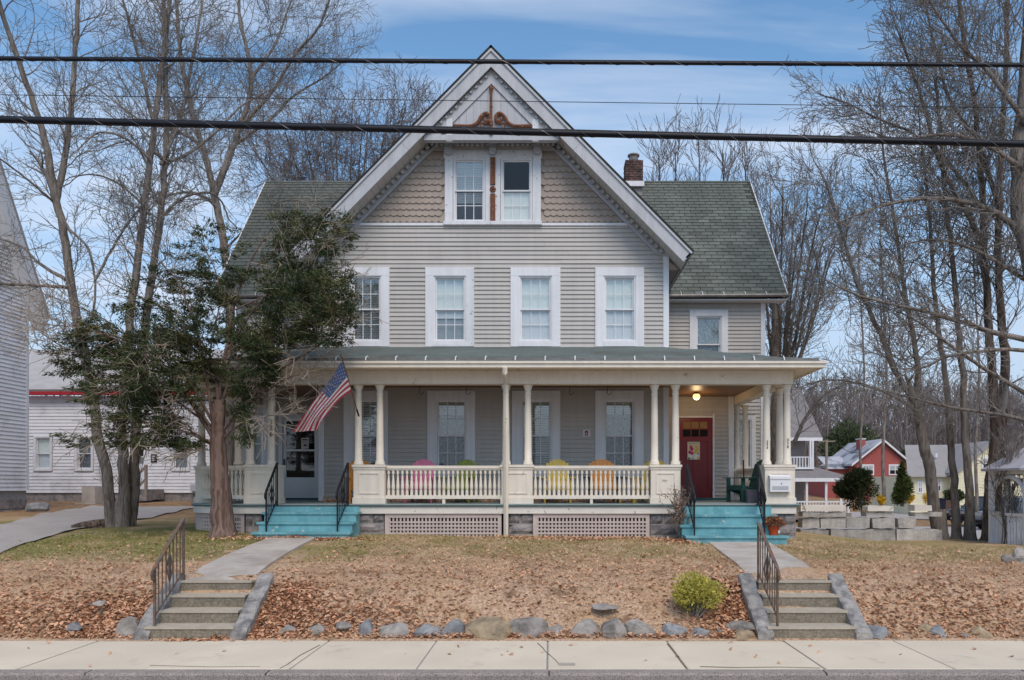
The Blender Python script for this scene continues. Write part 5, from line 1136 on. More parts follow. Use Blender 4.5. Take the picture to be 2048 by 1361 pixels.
for k, (px, py, Y, rx, rz, lab) in enumerate(((1700, 905, 98, 3.2, 3.6, 'broad dark evergreen beyond the red brick house, nearer the utility pole'), (1735, 915, 105, 2.6, 3.2, 'evergreen behind the chimney of the red brick house'), (1820, 940, 100, 2.2, 2.2, 'low dark evergreen between the red and yellow houses'))):
    q = P(px, py, Y); shrub('pine_tree', lab, 'tree', (q.x, q.y, q.z), rx, rx, rz, 7000, .6, .07, M('pine_%d' % k, (78, 88, 60), .9, .3, .6), 4, 'far evergreens', lumps=18)
# dried shrub by the right steps, dry grass below the lattice
T = Tree(); od = dict(kids=[4, 3], ang=(15, 45), rmin=.005, wob=.2, up=.15, ref=.5, rmax=.012)
for k in range(7): limb(T, [(1352 + k * 2, 1078), (1350 + k * 3 + rng.uniform(-6, 6), 1045), (1344 + k * 5 + rng.uniform(-8, 8), 1005)], 15.55, .012, .006, od, 5, .3, 1, .3)
ds = tree_obj(T, 'dry_shrub', 'withered leafless shrub left of the red door steps', P(1356, 1076, 15.55), bark, twigm); ds['category'] = 'shrub'
pts = np.concatenate([p for p, r in T.twig]); pts = pts[nr.random(len(pts)) < .6]; v, f = leaf_quads(pts, rand_dirs(len(pts)), nr.uniform(.03, .06, len(pts)), nr.uniform(.01, .02, len(pts))); ob('withered_leaf', npmesh(v, f, M('withered_leaf', (150, 118, 96), .9, .25, 8)), ds)['kind'] = 'stuff'
# ------------------------------------------------------------------ lawn cover
def on_walk(x, y): return ((-5.6 < x < -4.15 and y < 15.2) or (2.7 < x < 4.25 and y < 11.3) or (2.98 + (y - 11) * .035 < x < 4.05 + (y - 11) * .06 and y < 15.2) or (-5.9 < x < -3.95 and 14.9 < y) or (2.6 < x < 4.72 and 14.9 < y))
def scatter(n, fx, fy, keep):
    x = fx(n); y = fy(n); k = np.array([keep(a, b) for a, b in zip(x, y)]); return x[k], y[k]
gx, gy = scatter(125000, lambda n: nr.uniform(-9.5, 12, n), lambda n: 10.12 + 6.2 * nr.random(n) ** 1.15, lambda x, y: not on_walk(x, y) and abs(x / y + .02) < .76 and not (y > 15.95 and -7.6 < x < 5.2))
tq = nr.integers(0, len(gx), 9000); tx_ = np.repeat(gx[tq], 7) + nr.normal(0, .022, 63000); ty_ = np.repeat(gy[tq], 7) + nr.normal(0, .022, 63000); ntuft = len(tx_)
gx = np.concatenate([gx, tx_]); gy = np.concatenate([gy, ty_]); gz = groundv(gx, gy); base = np.stack([gx, gy, gz - .004], 1)
d = nr.normal(size=base.shape) * (.75, .75, .3); d[:, 2] = np.abs(d[:, 2]) + .28; d /= np.linalg.norm(d, axis=1)[:, None]
def grass_mat():
    m = M('grass_blade', (214, 184, 152), .95, .28, 6, rgb2=(176, 142, 114), s2=1.6, t0=.42, t1=.62); return m
hgt = nr.uniform(.025, .065, len(base)); hgt[-ntuft:] *= 1.7; v, f = leaf_quads(base, d, hgt, np.full(len(base), .0030))
green = (((gy > 12.4) & (gx < -3.2) & (nr.random(len(gx)) < .62)) | ((gy > 13.0) & (nr.random(len(gx)) < .34)) | (nr.random(len(gx)) < .03))
def keep_faces(mask): idx = np.nonzero(mask)[0]; return v.reshape(-1, 4, 3)[idx].reshape(-1, 3), np.arange(len(idx) * 4).reshape(-1, 4)
o = ob('lawn_grass', npmesh(*keep_faces(~green), grass_mat())); tag(o, 'short dry straw-coloured lawn grass in front of the house', 'grass', kind='stuff')
o = ob('green_grass', npmesh(*keep_faces(green), M('green_blade', (150, 144, 84), .95, .3, 4, rgb2=(118, 124, 62), s2=1.3))); tag(o, 'patches of greener grass on the upper lawn', 'grass', kind='stuff')
def leaf_scatter(n, zones):
    xs_, ys_ = [], []
    for wgt, cx, cy, sx, sy in zones: k = int(n * wgt); xs_.append(nr.normal(cx, sx, k)); ys_.append(nr.normal(cy, sy, k))
    return np.concatenate(xs_), np.concatenate(ys_)
lx_, ly_ = leaf_scatter(27000, [(.10, -6.1, 10.45, .35, .25), (.05, -7.0, 10.4, .8, .3), (.15, -3.75, 10.55, .3, .3), (.06, -2.8, 10.4, .8, .25), (.05, -4.7, 10.1, .3, .05), (.05, .3, 10.14, 2.2, .06), (.13, 2.5, 10.6, .3, .3), (.045, 5.2, 10.55, 1.0, .28), (.03, 6.8, 10.5, 1.0, .35), (.05, -8, 10.5, 1, .4),
    (.05, -4.9, 15.0, .7, .12), (.03, -1.5, 12.2, 2.2, 1.3), (.04, 1.5, 12.2, 2, 1.3), (.04, -.6, 11.0, 2.4, .6), (.03, 6.5, 11.3, 2, .8), (.02, -7, 11.4, 1.5, .7), (.05, 0.8, 15.7, 1.2, .25), (.02, 2.6, 15.3, .3, .2), (.015, 6, 13, 2, 1.5), (.012, -7, 13, 1.5, 1.5)])
ok = np.array([(10.1 < b < 15.9) and not ((-5.35 < a < -4.2 or 2.9 < a < 4.1) and 10.12 < b < 11.2) and not (2.95 < a < 4.2 and b < 15.1) and not (-5.4 < a < -4.5 and b < 14.9) for a, b in zip(lx_, ly_)]); lx_, ly_ = lx_[ok], ly_[ok]
# heaps also lie on the near steps and some stray leaves on the sidewalk
sx_ = np.concatenate([nr.uniform(-9, 9, 46), nr.normal(-4.6, .3, 120)]); sy_ = np.concatenate([nr.uniform(8.6, 10.05, 46), nr.normal(10.06, .03, 120)])
lz_ = groundv(lx_, ly_) + np.abs(nr.normal(0, .022, len(lx_))); C3 = np.concatenate([np.stack([lx_, ly_, lz_], 1), np.stack([sx_, sy_, np.full(len(sx_), .006)], 1)])
n = len(C3); ang = nr.uniform(0, 2 * math.pi, n); tilt = nr.normal(0, .45, n); ux = np.stack([np.cos(ang) * np.cos(tilt), np.sin(ang) * np.cos(tilt), np.sin(tilt)], 1); t2 = nr.normal(0, .45, n); uy = np.stack([-np.sin(ang) * np.cos(t2), np.cos(ang) * np.cos(t2), np.sin(t2)], 1); uz = np.cross(ux, uy)
sz = nr.uniform(.018, .043, n)[:, None]; prof = [(-1, 0, .0), (-.35, .62, .22), (.35, .5, .3), (1, .05, .08), (.4, -.55, .25), (-.4, -.5, .15)]
V = np.stack([C3 + ux * sz * a + uy * sz * b + uz * sz * c for a, b, c in prof], 1).reshape(-1, 3); V[:, 2] += .004
fa = np.array([[0, 1, 2, 3], [0, 3, 4, 5]]); Fc = (np.arange(n)[:, None, None] * 6 + fa[None]).reshape(-1, 4)
o = ob('fallen_leaves', npmesh(V, Fc, leafm)); tag(o, 'rust-brown fallen leaves drifted against steps and stones', 'leaves', kind='stuff')
# ------------------------------------------------------------------ border stones
def rock(label, px, py, w_, h_, Y, mat, flat=1.0, group='border stones'):
    c = P(px, py, Y); a, h = w_ / F * Y / 2 * 1.2, h_ / F * Y * .76; n, k = 8, 14; v = []; sd_ = rng.random() * 10
    cuts = [(Vector((rng.uniform(-1, 1), rng.uniform(-1, .2), rng.uniform(.0, 1))).normalized(), rng.uniform(.48, .8)) for _ in range(11)]
    for i in range(n + 1):
        th = math.pi * i / n
        for j in range(k):
            ph = 2 * math.pi * j / k; d = Vector((math.sin(th) * math.cos(ph), math.sin(th) * math.sin(ph), math.cos(th)))
            d = d * (1 + .12 * math.sin(3 * ph + sd_) * math.sin(th) + .05 * math.sin(7 * ph + sd_ * 2))
            for cn, cdist in cuts:
                e = d.dot(cn)
                if e > cdist: d = d - cn * (e - cdist)
            v.append((c.x + d.x * a * 1.12, c.y + d.y * max(a * .75, .08), c.z + d.z * h * flat))
    f = [(i * k + j, (i + 1) * k + j, (i + 1) * k + (j + 1) % k, i * k + (j + 1) % k) for i in range(n) for j in range(k)]
    m = mesh(v, f, mat); m.validate(); o = ob('border_stone', m); tag(o, label, 'stone', group); return o
ords = 'first second third fourth fifth sixth seventh eighth ninth tenth eleventh twelfth thirteenth fourteenth fifteenth sixteenth'.split()
mid = [(578, 1258, 36, 16, 'g'), (632, 1257, 38, 22, 'g'), (686, 1247, 24, 12, 'g'), (732, 1255, 42, 30, 'b'), (790, 1257, 64, 32, 'g'), (855, 1258, 54, 24, 'b'), (905, 1255, 44, 40, 'b'), (970, 1257, 92, 38, 't'), (1056, 1255, 72, 42, 'g'), (1108, 1260, 36, 28, 'g'), (1168, 1257, 54, 36, 'g'), (1230, 1256, 60, 42, 'g'), (1284, 1256, 54, 34, 'g'), (1352, 1261, 58, 30, 'b'), (1407, 1265, 48, 24, 'b'), (1440, 1264, 15, 19, 'b')]
cw = {'g': ('grey', rockm), 'b': ('blue-grey', rockb), 't': ('tan', rockt)}
for k, (px, py, a, b, c) in enumerate(mid): rock('%s border stone, %s along the sidewalk from the left steps' % (cw[c][0], ords[k]), px, py + 4, a, b, 10.27, cw[c][1])
rt = [(1757, 1262, 56, 24, 'b'), (1810, 1272, 28, 15, 'g'), (1838, 1274, 26, 14, 'g'), (1855, 1256, 36, 22, 't'), (1877, 1265, 32, 26, 'b'), (1925, 1270, 36, 13, 'b'), (1962, 1266, 50, 26, 't'), (2005, 1276, 26, 12, 'g')]
for k, (px, py, a, b, c) in enumerate(rt): rock('%s border stone, %s along the sidewalk right of the right steps' % (cw[c][0], ords[k]), px, py + 3, a, b, 10.22 if k != 3 else 10.32, cw[c][1])
rock('pointed grey border stone touching the left cheek stone of the left steps', 252, 1256, 42, 32, 10.22, rockm); rock('small blue-grey stone half buried in leaves at lower left', 147, 1252, 28, 14, 10.25, rockb)
rock('tiny pale stone on the leafy bank left of the left steps', 197, 1206, 22, 9, 10.5, rockm); rock('flat grey slab lying in the lawn above the border stones', 1210, 1214, 46, 14, 10.55, rockm, .6)
rock('flat grey slab leaning on the right steps cheek stone', 1484, 1252, 58, 16, 10.3, rockm, .8); rock('low pale stone under the flat slab by the right steps', 1487, 1270, 48, 18, 10.18, rockt)
for k, (px, py, a, b) in enumerate(((2018, 1118, 24, 14), (2040, 1110, 30, 22), (2046, 1122, 40, 14))): rock(['small', 'upright', 'flat'][k] + ' pale stone in the rock pile at the right edge', px, py, a, b, 13.0, rockm, 1, 'rock pile at the right edge')

# ------------------------------------------------------------------ things on the porch
def place(mb, M4): mb.v = [tuple(M4 @ Vector(p)) for p in mb.v]; return mb
def chair(label, loc, rz, rgb, wide=1.0, legs=None, group='adirondack chairs on the porch'):
    m = cached(('chairpaint', rgb), lambda: M('chair_paint_%d_%d_%d' % rgb, rgb, .6, .1, 9, rnd=.04)); lm = cached(('chairpaint', legs), lambda: M('chair_legs_%d' % legs[0], legs, .6, .1, 9)) if legs else m
    c = thing('adirondack_chair', label, 'chair', loc, group); M4 = Matrix.Translation(loc) @ Matrix.Rotation(rz, 4, 'Z')
    bw = .50 * wide; n = 7 if wide <= 1 else 8
    for i in range(n):                                                   # fan back with a rounded top
        u = (i + .5) / n * 2 - 1; x0, x1 = u * bw * .40, u * bw * .52; h = .98 - .12 * u * u; a = Vector((x0, .10, .28)); b = Vector((x1, .34, h))
        place(MB().bar(a, b, bw / n * .92, .018, up=(0, -1, .3)), M4).build('back_slat', m, c)
    for i in range(5): place(MB().box(-bw * .5, bw * .5, -.42 + i * .1, -.335 + i * .1, .37 - i * .022, .39 - i * .022), M4).build('seat_slat', m, c)
    place(MB().box(-bw * .5, bw * .5, -.45, -.425, .28, .375), M4).build('seat_front', m, c)
    for s in (-1, 1):
        place(MB().box(s * bw * .66 - .06, s * bw * .66 + .06, -.50, .22, .55, .572), M4).build('armrest', lm, c)
        place(MB().box(s * bw * .56 - .02, s * bw * .56 + .02, -.44, -.35, 0, .55), M4).build('front_leg', lm, c)
        place(MB().bar((s * bw * .5, -.42, .33), (s * bw * .5, .42, .03), .022, .1), M4).build('side_rail', lm, c)
    place(MB().box(-bw * .55, bw * .55, .16, .18, .5, .55), M4).build('back_brace', m, c)
    return c
def on_porch(px, Y): return (PX(px, Y), Y, FL)
chair('orange adirondack chair half hidden behind the second pier', on_porch(722, 17.2), R(20), (214, 140, 62))
chair('pink adirondack chair behind the left railing', on_porch(843, 17.1), R(0), (200, 112, 146))
chair('green adirondack chair behind the left railing', on_porch(925, 17.2), R(-12), (126, 138, 66))
chair('yellow adirondack chair behind the right railing, beside the downspout pier', on_porch(1115, 17.1), R(0), (212, 184, 84))
chair('orange wooden adirondack chair with dark arms behind the right railing', on_porch(1205, 17.1), R(0), (206, 138, 66), 1.12, (40, 40, 42))
chair('yellow adirondack chair tucked beside the fourth pier', on_porch(1304, 17.2), R(-20), (212, 184, 84))
chair('dark green adirondack chair turned sideways beside the mailbox pier', on_porch(1500, 17.7), R(-68), (46, 82, 78))
ylw = cached(('chairpaint', (212, 184, 84)), lambda: None); q = on_porch(1252, 17.0)
tb = thing('side_table', 'small low yellow table between the orange and yellow chairs', 'table', q)
for i in range(4): cube('top_slat', ylw, tb, q[0] - .2, q[0] + .2, q[1] - .2 + i * .1, q[1] - .112 + i * .1, FL + .36, FL + .38)
for sx in (-1, 1):
    cube('apron', ylw, tb, q[0] + sx * .16 - .01, q[0] + sx * .16 + .01, q[1] - .18, q[1] + .18, FL + .29, FL + .36)
    for sy in (-1, 1): cube('leg', ylw, tb, q[0] + sx * .16 - .025, q[0] + sx * .16 + .025, q[1] + sy * .15 - .025, q[1] + sy * .15 + .025, FL, FL + .29)
q = on_porch(1506, 17.2); bxm = colour('storage_grey', (112, 108, 116), .6); bx_ = thing('storage_bin', 'grey storage bin under the dark green chair', 'bin', q)
place(MB().add([(-.15, -.12, 0), (.15, -.12, 0), (.15, .12, 0), (-.15, .12, 0), (-.17, -.14, .26), (.17, -.14, .26), (.17, .14, .26), (-.17, .14, .26)], BOXF), Matrix.Translation(q)).build('tub', bxm, bx_); cube('lid', bxm, bx_, q[0] - .18, q[0] + .18, q[1] - .15, q[1] + .15, FL + .262, FL + .29)
q = on_porch(1488, 18.4); br = thing('broom', 'black-handled broom leaning upright beyond the green chair', 'broom', q); MB().tube([(q[0], q[1], FL + .2), (q[0], q[1] + .05, FL + 1.0)], .016, 6).build('handle', iron, br); MB().box(q[0] - .1, q[0] + .1, q[1] - .03, q[1] + .03, FL, FL + .2).build('brush', iron, br)
# leaf litter blown against the wall
n = 900; cc = np.stack([nr.uniform(-5.3, 2.7, n), nr.normal(17.9, .22, n), FL + np.abs(nr.normal(0, .035, n)) + .005], 1); cc[:, 1] = np.minimum(cc[:, 1], 18.2)
v, f = leaf_quads(cc, rand_dirs(n), nr.uniform(.05, .1, n), nr.uniform(.02, .035, n)); o = ob('porch_leaves', npmesh(v, f, leafm)); tag(o, 'dead leaves blown against the wall under the porch chairs', 'leaves', kind='stuff')
# porch lamps
def lamp(label, px, Y, lit):
    x = PX(px, Y); l = thing('porch_lamp', label, 'lamp', (x, Y, CEIL), 'porch ceiling lamps')
    g = bpy.data.materials.new('lamp_globe_%s' % lit); g.use_nodes = True; b = g.node_tree.nodes['Principled BSDF']; b.inputs['Base Color'].default_value = (.8, .78, .74, 1); b.inputs['Roughness'].default_value = .4
    if lit: b.inputs['Emission Color'].default_value = (1, .62, .26, 1); b.inputs['Emission Strength'].default_value = 1.5
    MB().lathe([(.075, 0), (.08, .015), (.05, .03), (.05, .0499)], (x, Y, CEIL - .05), 14).build('base', brass, l)
    MB().lathe([(.0, -.19), (.05, -.18), (.08, -.15), (.092, -.11), (.085, -.07), (.06, -.045)], (x, Y, CEIL - .005), 16).build('globe', g, l, True)
    if lit:
        ld = bpy.data.lights.new('bulb', 'POINT'); ld.energy = 8; ld.color = (1, .68, .36); ld.shadow_soft_size = .1; lo = bpy.data.objects.new('bulb', ld); lo.location = (x, Y, CEIL - .30); link(lo, l, Matrix.Translation((x, Y, CEIL - .30)))
lamp('lit amber globe lamp on the ceiling above the red door', 1393, 19.2, True); lamp('unlit white globe lamp on the ceiling above the storm door', 586, 19.2, False)
# flag
fl = thing('house_flag', 'stars and stripes flag on an angled pole from the second pier column', 'flag', (-4.02, 16.03, 3.53))
p0, p1 = Vector((-4.02, 16.03, 3.53)), Vector((-4.09, 15.0, 4.57)); MB().tube([p0, p1], .013, 8).build('flag_pole', M('pole_wood', (120, 90, 64), .6, .15, 8), fl)
MB().lathe([(.0, 0), (.022, .005), (.025, .02), (.015, .04), (0, .045)], tuple(p1), 8).build('pole_finial', brass, fl); MB().tube([p0 - (p1 - p0).normalized() * .06, p0 + (p1 - p0).normalized() * .12], .02, 8).build('bracket', iron, fl)
nu, nv = 80, 52; fv = []; ff = []; fc = []
for i in range(nu + 1):
    u = i / nu
    for j in range(nv + 1):
        w_ = j / nv; hp = p1.lerp(p0, .06 + .54 * w_); a = (hp.x, hp.y, hp.z)
        e = P(584 + 54 * w_, 864 - 3 * w_, 15.25 + .12 * math.sin(w_ * 9)); c1 = P(632 + 18 * w_, 800 + 16 * w_, 15.15 + .25 * w_)
        q = Vector(a) * (1 - u) ** 2 + c1 * 2 * u * (1 - u) + e * u * u; q.y += .05 * math.sin(w_ * 12 + u * 5) * u + .03 * math.sin(u * 9 - w_ * 3); q.x += .012 * math.sin(w_ * 16 + u * 7) * u; fv.append(tuple(q))
for i in range(nu):
    for j in range(nv):
        ff.append((i * (nv + 1) + j, (i + 1) * (nv + 1) + j, (i + 1) * (nv + 1) + j + 1, i * (nv + 1) + j + 1)); stripe = int(j / nv * 13)
        if stripe < 7 and i < 32: r_, c_ = j % 6, i % 6; fc.append(1 if ((j // 3 + i // 3) % 2 == 0 and j % 3 == 1 and i % 3 == 1) else 2)
        else: fc.append(0 if stripe % 2 == 0 else 1)
fm = mesh(fv, ff, None, True); clothc = [colour('flag_red', (188, 70, 78), .85, .06), colour('flag_white', (236, 228, 228), .85, .04), colour('flag_blue', (92, 110, 152), .85, .06)]
for m_ in clothc: fm.materials.append(m_)
fm.polygons.foreach_set('material_index', fc); ob('flag_cloth', fm, fl)
for a, b in ((0, .06), (1, .60)): pass
# wall plaque, poster, mailbox, numerals, potted plant
x, z = PX(1173, YF - .03), PZ(867, YF - .03); pq = thing('wall_plaque', 'small white square plaque with red motif on the porch wall', 'plaque', (x, YF - .03, z)); cube('plate', paper, pq, x - .095, x + .095, YF - .05, YF - .03, z - .09, z + .09); cube('motif', redtrim, pq, x - .036, x + .036, YF - .054, YF - .0505, z - .06, z + .06); cube('motif_detail', paper, pq, x - .012, x + .012, YF - .056, YF - .0545, z - .04, z + .01)
d0 = vest[1][0]; x, z, yy = PX(1387, YD), PZ(902, YD), YD - .012; po = thing('door_poster', 'cream poster with pink and yellow flowers hung on the red door', 'poster', (x, yy, z)); pst = colour('poster_cream', (206, 204, 186), .85, .04)
cube('sheet', pst, po, x - .165, x + .165, yy - .004, yy, z - .235, z + .235)
pk, yl, gn, wh2 = colour('print_pink', (214, 50, 110), .8), colour('print_yellow', (226, 186, 60), .8), colour('print_green', (120, 130, 70), .8), colour('print_white', (236, 234, 228), .8)
def disc(par, name, cx_, cz_, r, mat, yy, k=9, wob=.25): MB().prism([Vector((cx_ + r * (1 + wob * math.sin(3 * t)) * math.cos(t), yy, cz_ + r * (1 + wob * math.cos(4 * t)) * math.sin(t))) for t in [2 * math.pi * i / k for i in range(k)]][::-1], (0, -.0015, 0)).build(name, mat, par)
for a, b, r, m_ in ((-.07, .10, .04, pk), (-.05, .04, .045, pk), (-.1, -.04, .045, pk), (-.04, -.07, .04, pk), (.07, .1, .035, yl), (.09, .03, .04, yl), (.05, -.03, .04, yl), (.11, -.08, .022, redtrim), (-.08, -.14, .07, wh2), (.06, -.15, .075, wh2), (-.12, -.21, .03, gn), (.12, -.2, .03, yl)): disc(po, 'flower', x + a, z + b, r, m_, yy - .005)
for k in range(11):
    if k not in (3, 8): cube('letter', gn, po, x - .13 + k * .0236, x - .117 + k * .0236, yy - .0065, yy - .0045, z + .18, z + .2 + .006 * (k % 2))
mbx = thing('mailbox', 'white wall mailbox mounted on the right corner pier', 'mailbox', (PX(1560, YB), YB, PZ(985, YB))); x0_, x1_ = PX(1540, YB - .1), PX(1581, YB - .1); mz0, mz1 = PZ(984, YB - .1), PZ(953, YB - .1); mwhite = colour('mailbox_white', (226, 224, 224), .45, .03)
cube('body', mwhite, mbx, x0_, x1_, YB - .12, YB - .001, mz0, mz1); MB().prism([Vector((x0_ - .01, YB - .135, mz1 - .06)), Vector((x0_ - .01, YB - .135, mz1 - .01)), Vector((x0_ - .01, YB - .005, mz1 + .035)), Vector((x0_ - .01, YB - .005, mz1 + .002)), Vector((x0_ - .01, YB - .122, mz1 + .002)), Vector((x0_ - .01, YB - .122, mz1 - .06))], (x1_ - x0_ + .02, 0, 0)).build('lid', mwhite, mbx)
cube('name_label', colour('mail_label', (176, 178, 180), .7), mbx, x0_ + .04, x1_ - .05, YB - .124, YB - .1205, mz0 + .04, mz0 + .12); ob('lock', mesh(*(lambda q: (q.v, q.f))(MB().lathe([(.012, 0), (.012, .01), (0, .011)], k=8)), iron), mbx, ((x0_ + x1_) / 2 + .02, YB - .12, mz0 + .17), (R(90), 0, 0))
def numeral(txt, label, px, pys, Y, hgt, mat):
    t = thing('house_number', label, 'house number', tuple(P(px, pys[-1], Y)), 'house numbers on the porch columns')
    for ch, py in zip(txt, pys):
        cu = bpy.data.curves.new('numeral', 'FONT'); cu.body = ch; cu.size = hgt * 1.4; cu.extrude = .004; cu.align_x = 'CENTER'; cu.align_y = 'CENTER'
        o = bpy.data.objects.new('tmp', cu); C.objects.link(o); bpy.context.view_layer.update(); m_ = bpy.data.meshes.new_from_object(o.evaluated_get(bpy.context.evaluated_depsgraph_get())); bpy.data.objects.remove(o)
        m_.materials.clear(); m_.materials.append(mat); ob('digit', m_, t, tuple(P(px, py, Y)), (R(90), 0, 0))
brz = colour('bronze_numeral', (74, 56, 46), .5)
numeral('226', 'dark house number 226 down the column left of the storm door', 542, (845, 857, 869), YB + .055, .105, brz)
numeral('224', 'small vertical house number on the column left of the mailbox', 1535, (884, 890, 896), YB + .055, .05, brz); numeral('228', 'small vertical house number on the column right of the mailbox', 1576, (880, 887, 894), YB + .055, .05, brz)
pt = thing('flower_pot', 'orange pot of withered brown mums on the right porch steps', 'flower pot', (4.50, 15.38, 1.036)); MB().lathe([(.085, 0), (.115, .15), (.125, .15), (.125, .18), (.11, .18), (.105, .16)], (4.50, 15.38, 1.036), 18).build('pot', colour('orange_pot', (204, 78, 38), .55), pt, False); cube('price_tag', paper, pt, 4.55, 4.59, 15.262, 15.266, 1.08, 1.14)
n = 3200; dd = rand_dirs(n); dd[:, 2] = np.abs(dd[:, 2]) * 1.1 - .25; rr = nr.uniform(.55, 1, (n, 1)); v, f = leaf_quads(np.array((4.50, 15.38, 1.27)) + dd * rr * (.19, .17, .15), dd * (1, 1, .6) + nr.normal(size=dd.shape) * .4, nr.uniform(.03, .06, n), nr.uniform(.006, .012, n)); ob('withered_plant', npmesh(v, f, M('withered_mum', (150, 104, 76), .9, .3, 20, rgb2=(176, 132, 100), s2=12)), pt)
# ------------------------------------------------------------------ overhead cables
def wire(label, p, q, r, lash, sag=.12, mat=cable):
    w_ = thing('overhead_cable', label, 'cable', tuple(p), 'cables across the street front'); p, q = Vector(p), Vector(q); n = 40; pts = [p.lerp(q, i / n) - Vector((0, 0, sag * 4 * (i / n) * (1 - i / n))) for i in range(n + 1)]
    MB().tube(pts, r, 10).build('cable', mat, w_, True)
    if lash:
        hp = []; L = (q - p).length; m_ = int(L / .035)
        for i in range(m_ + 1):
            t = i / m_; c = p.lerp(q, t) - Vector((0, 0, sag * 4 * t * (1 - t))); a = t * L / .36 * 2 * math.pi; hp.append(c + Vector((0, math.cos(a), math.sin(a))) * (r + .002))
        MB().tube(hp, .0022, 4).build('lashing_wire', lashing, w_); MB().tube([c + Vector((0, -.004, r * .9)) for c in pts], r * .35, 6).build('messenger_strand', mat, w_)
def ext(p1, p2, Y, e=5): a, b = P(*p1, Y), P(*p2, Y); d = (b - a).normalized(); return a - d * e, b + d * e
a, b = ext((0, 118), (2048, 131), 8.0); wire('upper thick black cable crossing in front of the gable peak', a, b, .020, True, .0)
a, b = ext((0, 190), (2048, 216), 9.0); wire('thin overhead wire between the two thick cables', a, b, .004, False, .0)
a, b = ext((0, 240), (2048, 289), 7.4); wire('lower thick black cable crossing in front of the attic windows', a, b, .030, True, .0)

# ------------------------------------------------------------------ neighbours on the left
h2 = thing('white_house', 'long white one-storey house with red eave behind the driveway', 'house', (-18, 31, 1.3)); Y = 31.0; xw0, xw1 = PX(62, Y) - 6, PX(460, Y); zb0, zt0 = PZ(986, Y), PZ(793, Y)
nw = [(PX(a, Y), PX(b, Y), PZ(939, Y), PZ(876, Y)) for a, b in ((72, 102), (154, 184), (347, 377))]; dw = (PX(262, Y), PX(290, Y), PZ(985, Y), PZ(866, Y))
wl2 = backing('front_wall', h2, xw0, xw1, zb0, zt0, Y, nw + [dw], wclap); siding_wall(wl2, xw0, xw1, zb0, zt0, Y, [(a - .1, b + .1, c - .1, d + .1) for a, b, c, d in nw] + [(dw[0] - .1, dw[1] + .1, dw[2], dw[3] + .1)], wclap, ch=.135)
for k, (a, b, c, d) in enumerate(nw): window(h2, a, b, c, d, Y, .07, ('shade', 'lace', 'greyshade')[k], grid=(1, 1), bottom=.07)
cube('foundation', stone, h2, xw0, xw1, Y + .03, Y + .3, zb0 - .6, zb0); cube('red_fascia', redtrim, h2, xw0, xw1, Y - .38, Y - .34, PZ(790, Y - .35), PZ(779, Y - .35)); cube('eave_soffit', redtrim, h2, xw0, xw1, Y - .34, Y, PZ(791, Y), PZ(789, Y))
zr0 = PZ(779, Y - .4); yr2, zr2 = Y + 4.3, PZ(700, Y + 4.3); rf = MB().prism([Vector((xw0, Y - .42, zr0)), Vector((xw1, Y - .42, zr0)), Vector((xw1, yr2, zr2)), Vector((xw0, yr2, zr2))], (0, .05, -.1)).build('roof', greyroof, h2)
L_ = math.hypot(yr2 - Y + .42, zr2 - zr0); nrow = int(L_ / .17)
for r in range(nrow): t = r / nrow; cube('shingle_course', greyroof, rf, xw0, xw1, Y - .42 + (yr2 - Y + .42) * t, Y - .42 + (yr2 - Y + .42) * t + .2, zr0 + (zr2 - zr0) * t + .005, zr0 + (zr2 - zr0) * t + .024, (math.atan2(zr2 - zr0, yr2 - Y + .42), 0, 0))
cube('gable_side', wclap, h2, xw1 - .1, xw1, Y + .1, Y + 8, zb0, zt0)
c2 = PX(322, Y + 4.5); ch2 = cube('chimney', mortar, h2, c2 - .28, c2 + .28, Y + 4.3, Y + 4.8, zr2 - .8, PZ(652, Y + 4.3))
for r in range(12):
    for k in range(3): cube('brick', brick, ch2, c2 - .3 + k * .2 + (.05 if r % 2 else 0), c2 - .3 + k * .2 + .18 + (.05 if r % 2 else 0), Y + 4.28, Y + 4.4, zr2 - .4 + r * .12, zr2 - .4 + r * .12 + .1)
dr = cube('door', colour('white_door', (222, 222, 226), .5), h2, dw[0], dw[1], Y + .03, Y + .08, dw[2], dw[3])
for i in range(3):
    for j in range(3): cube('pane', glass_dark if (i + j) % 2 else lace, dr, dw[0] + .06 + i * .15, dw[0] + .19 + i * .15, Y + .02, Y + .029, dw[2] + 1.15 + j * .32, dw[2] + 1.42 + j * .32)
bk = cube('notice_board', colour('black_sign', (30, 30, 32), .6), h2, PX(303, Y), PX(315, Y), Y - .06, Y - .03, PZ(925, Y), PZ(909, Y))
for k in range(3): cube('lettering', paper, bk, PX(305, Y), PX(312 - k % 2 * 2, Y), Y - .064, Y - .0605, PZ(914 + k * 4, Y), PZ(912 + k * 4, Y))
cube('utility_box', colour('util_grey', (176, 178, 184), .6), h2, PX(385, Y), PX(401, Y), Y - .2, Y - .03, PZ(982, Y), PZ(969, Y))
wp = M('weathered_wood', (140, 128, 116), .9, .2, 6)
stp = thing('stone_stoop', 'grey stone door stoop with wooden rail at the white house', 'stoop', (PX(280, 30), 30, PZ(1000, 30)))
cube('slab', stone, stp, PX(258, 30), PX(305, 30), 29.6, 30.9, PZ(1000, 30), PZ(979, 30)); cube('step', stone, stp, PX(262, 29.4), PX(300, 29.4), 29.2, 29.6, PZ(1002, 29.4), PZ(990, 29.4))
for px in (276, 292): MB().bar(P(px, 1000, 29.5), P(px, 950 if px < 280 else 930, 29.5), .09).build('post', wp, stp)
MB().bar(P(274, 952, 29.5), P(293, 932, 29.5), .07).build('rail', wp, stp); MB().bar(P(276, 976, 29.5), P(293, 956, 29.5), .06).build('rail', wp, stp)
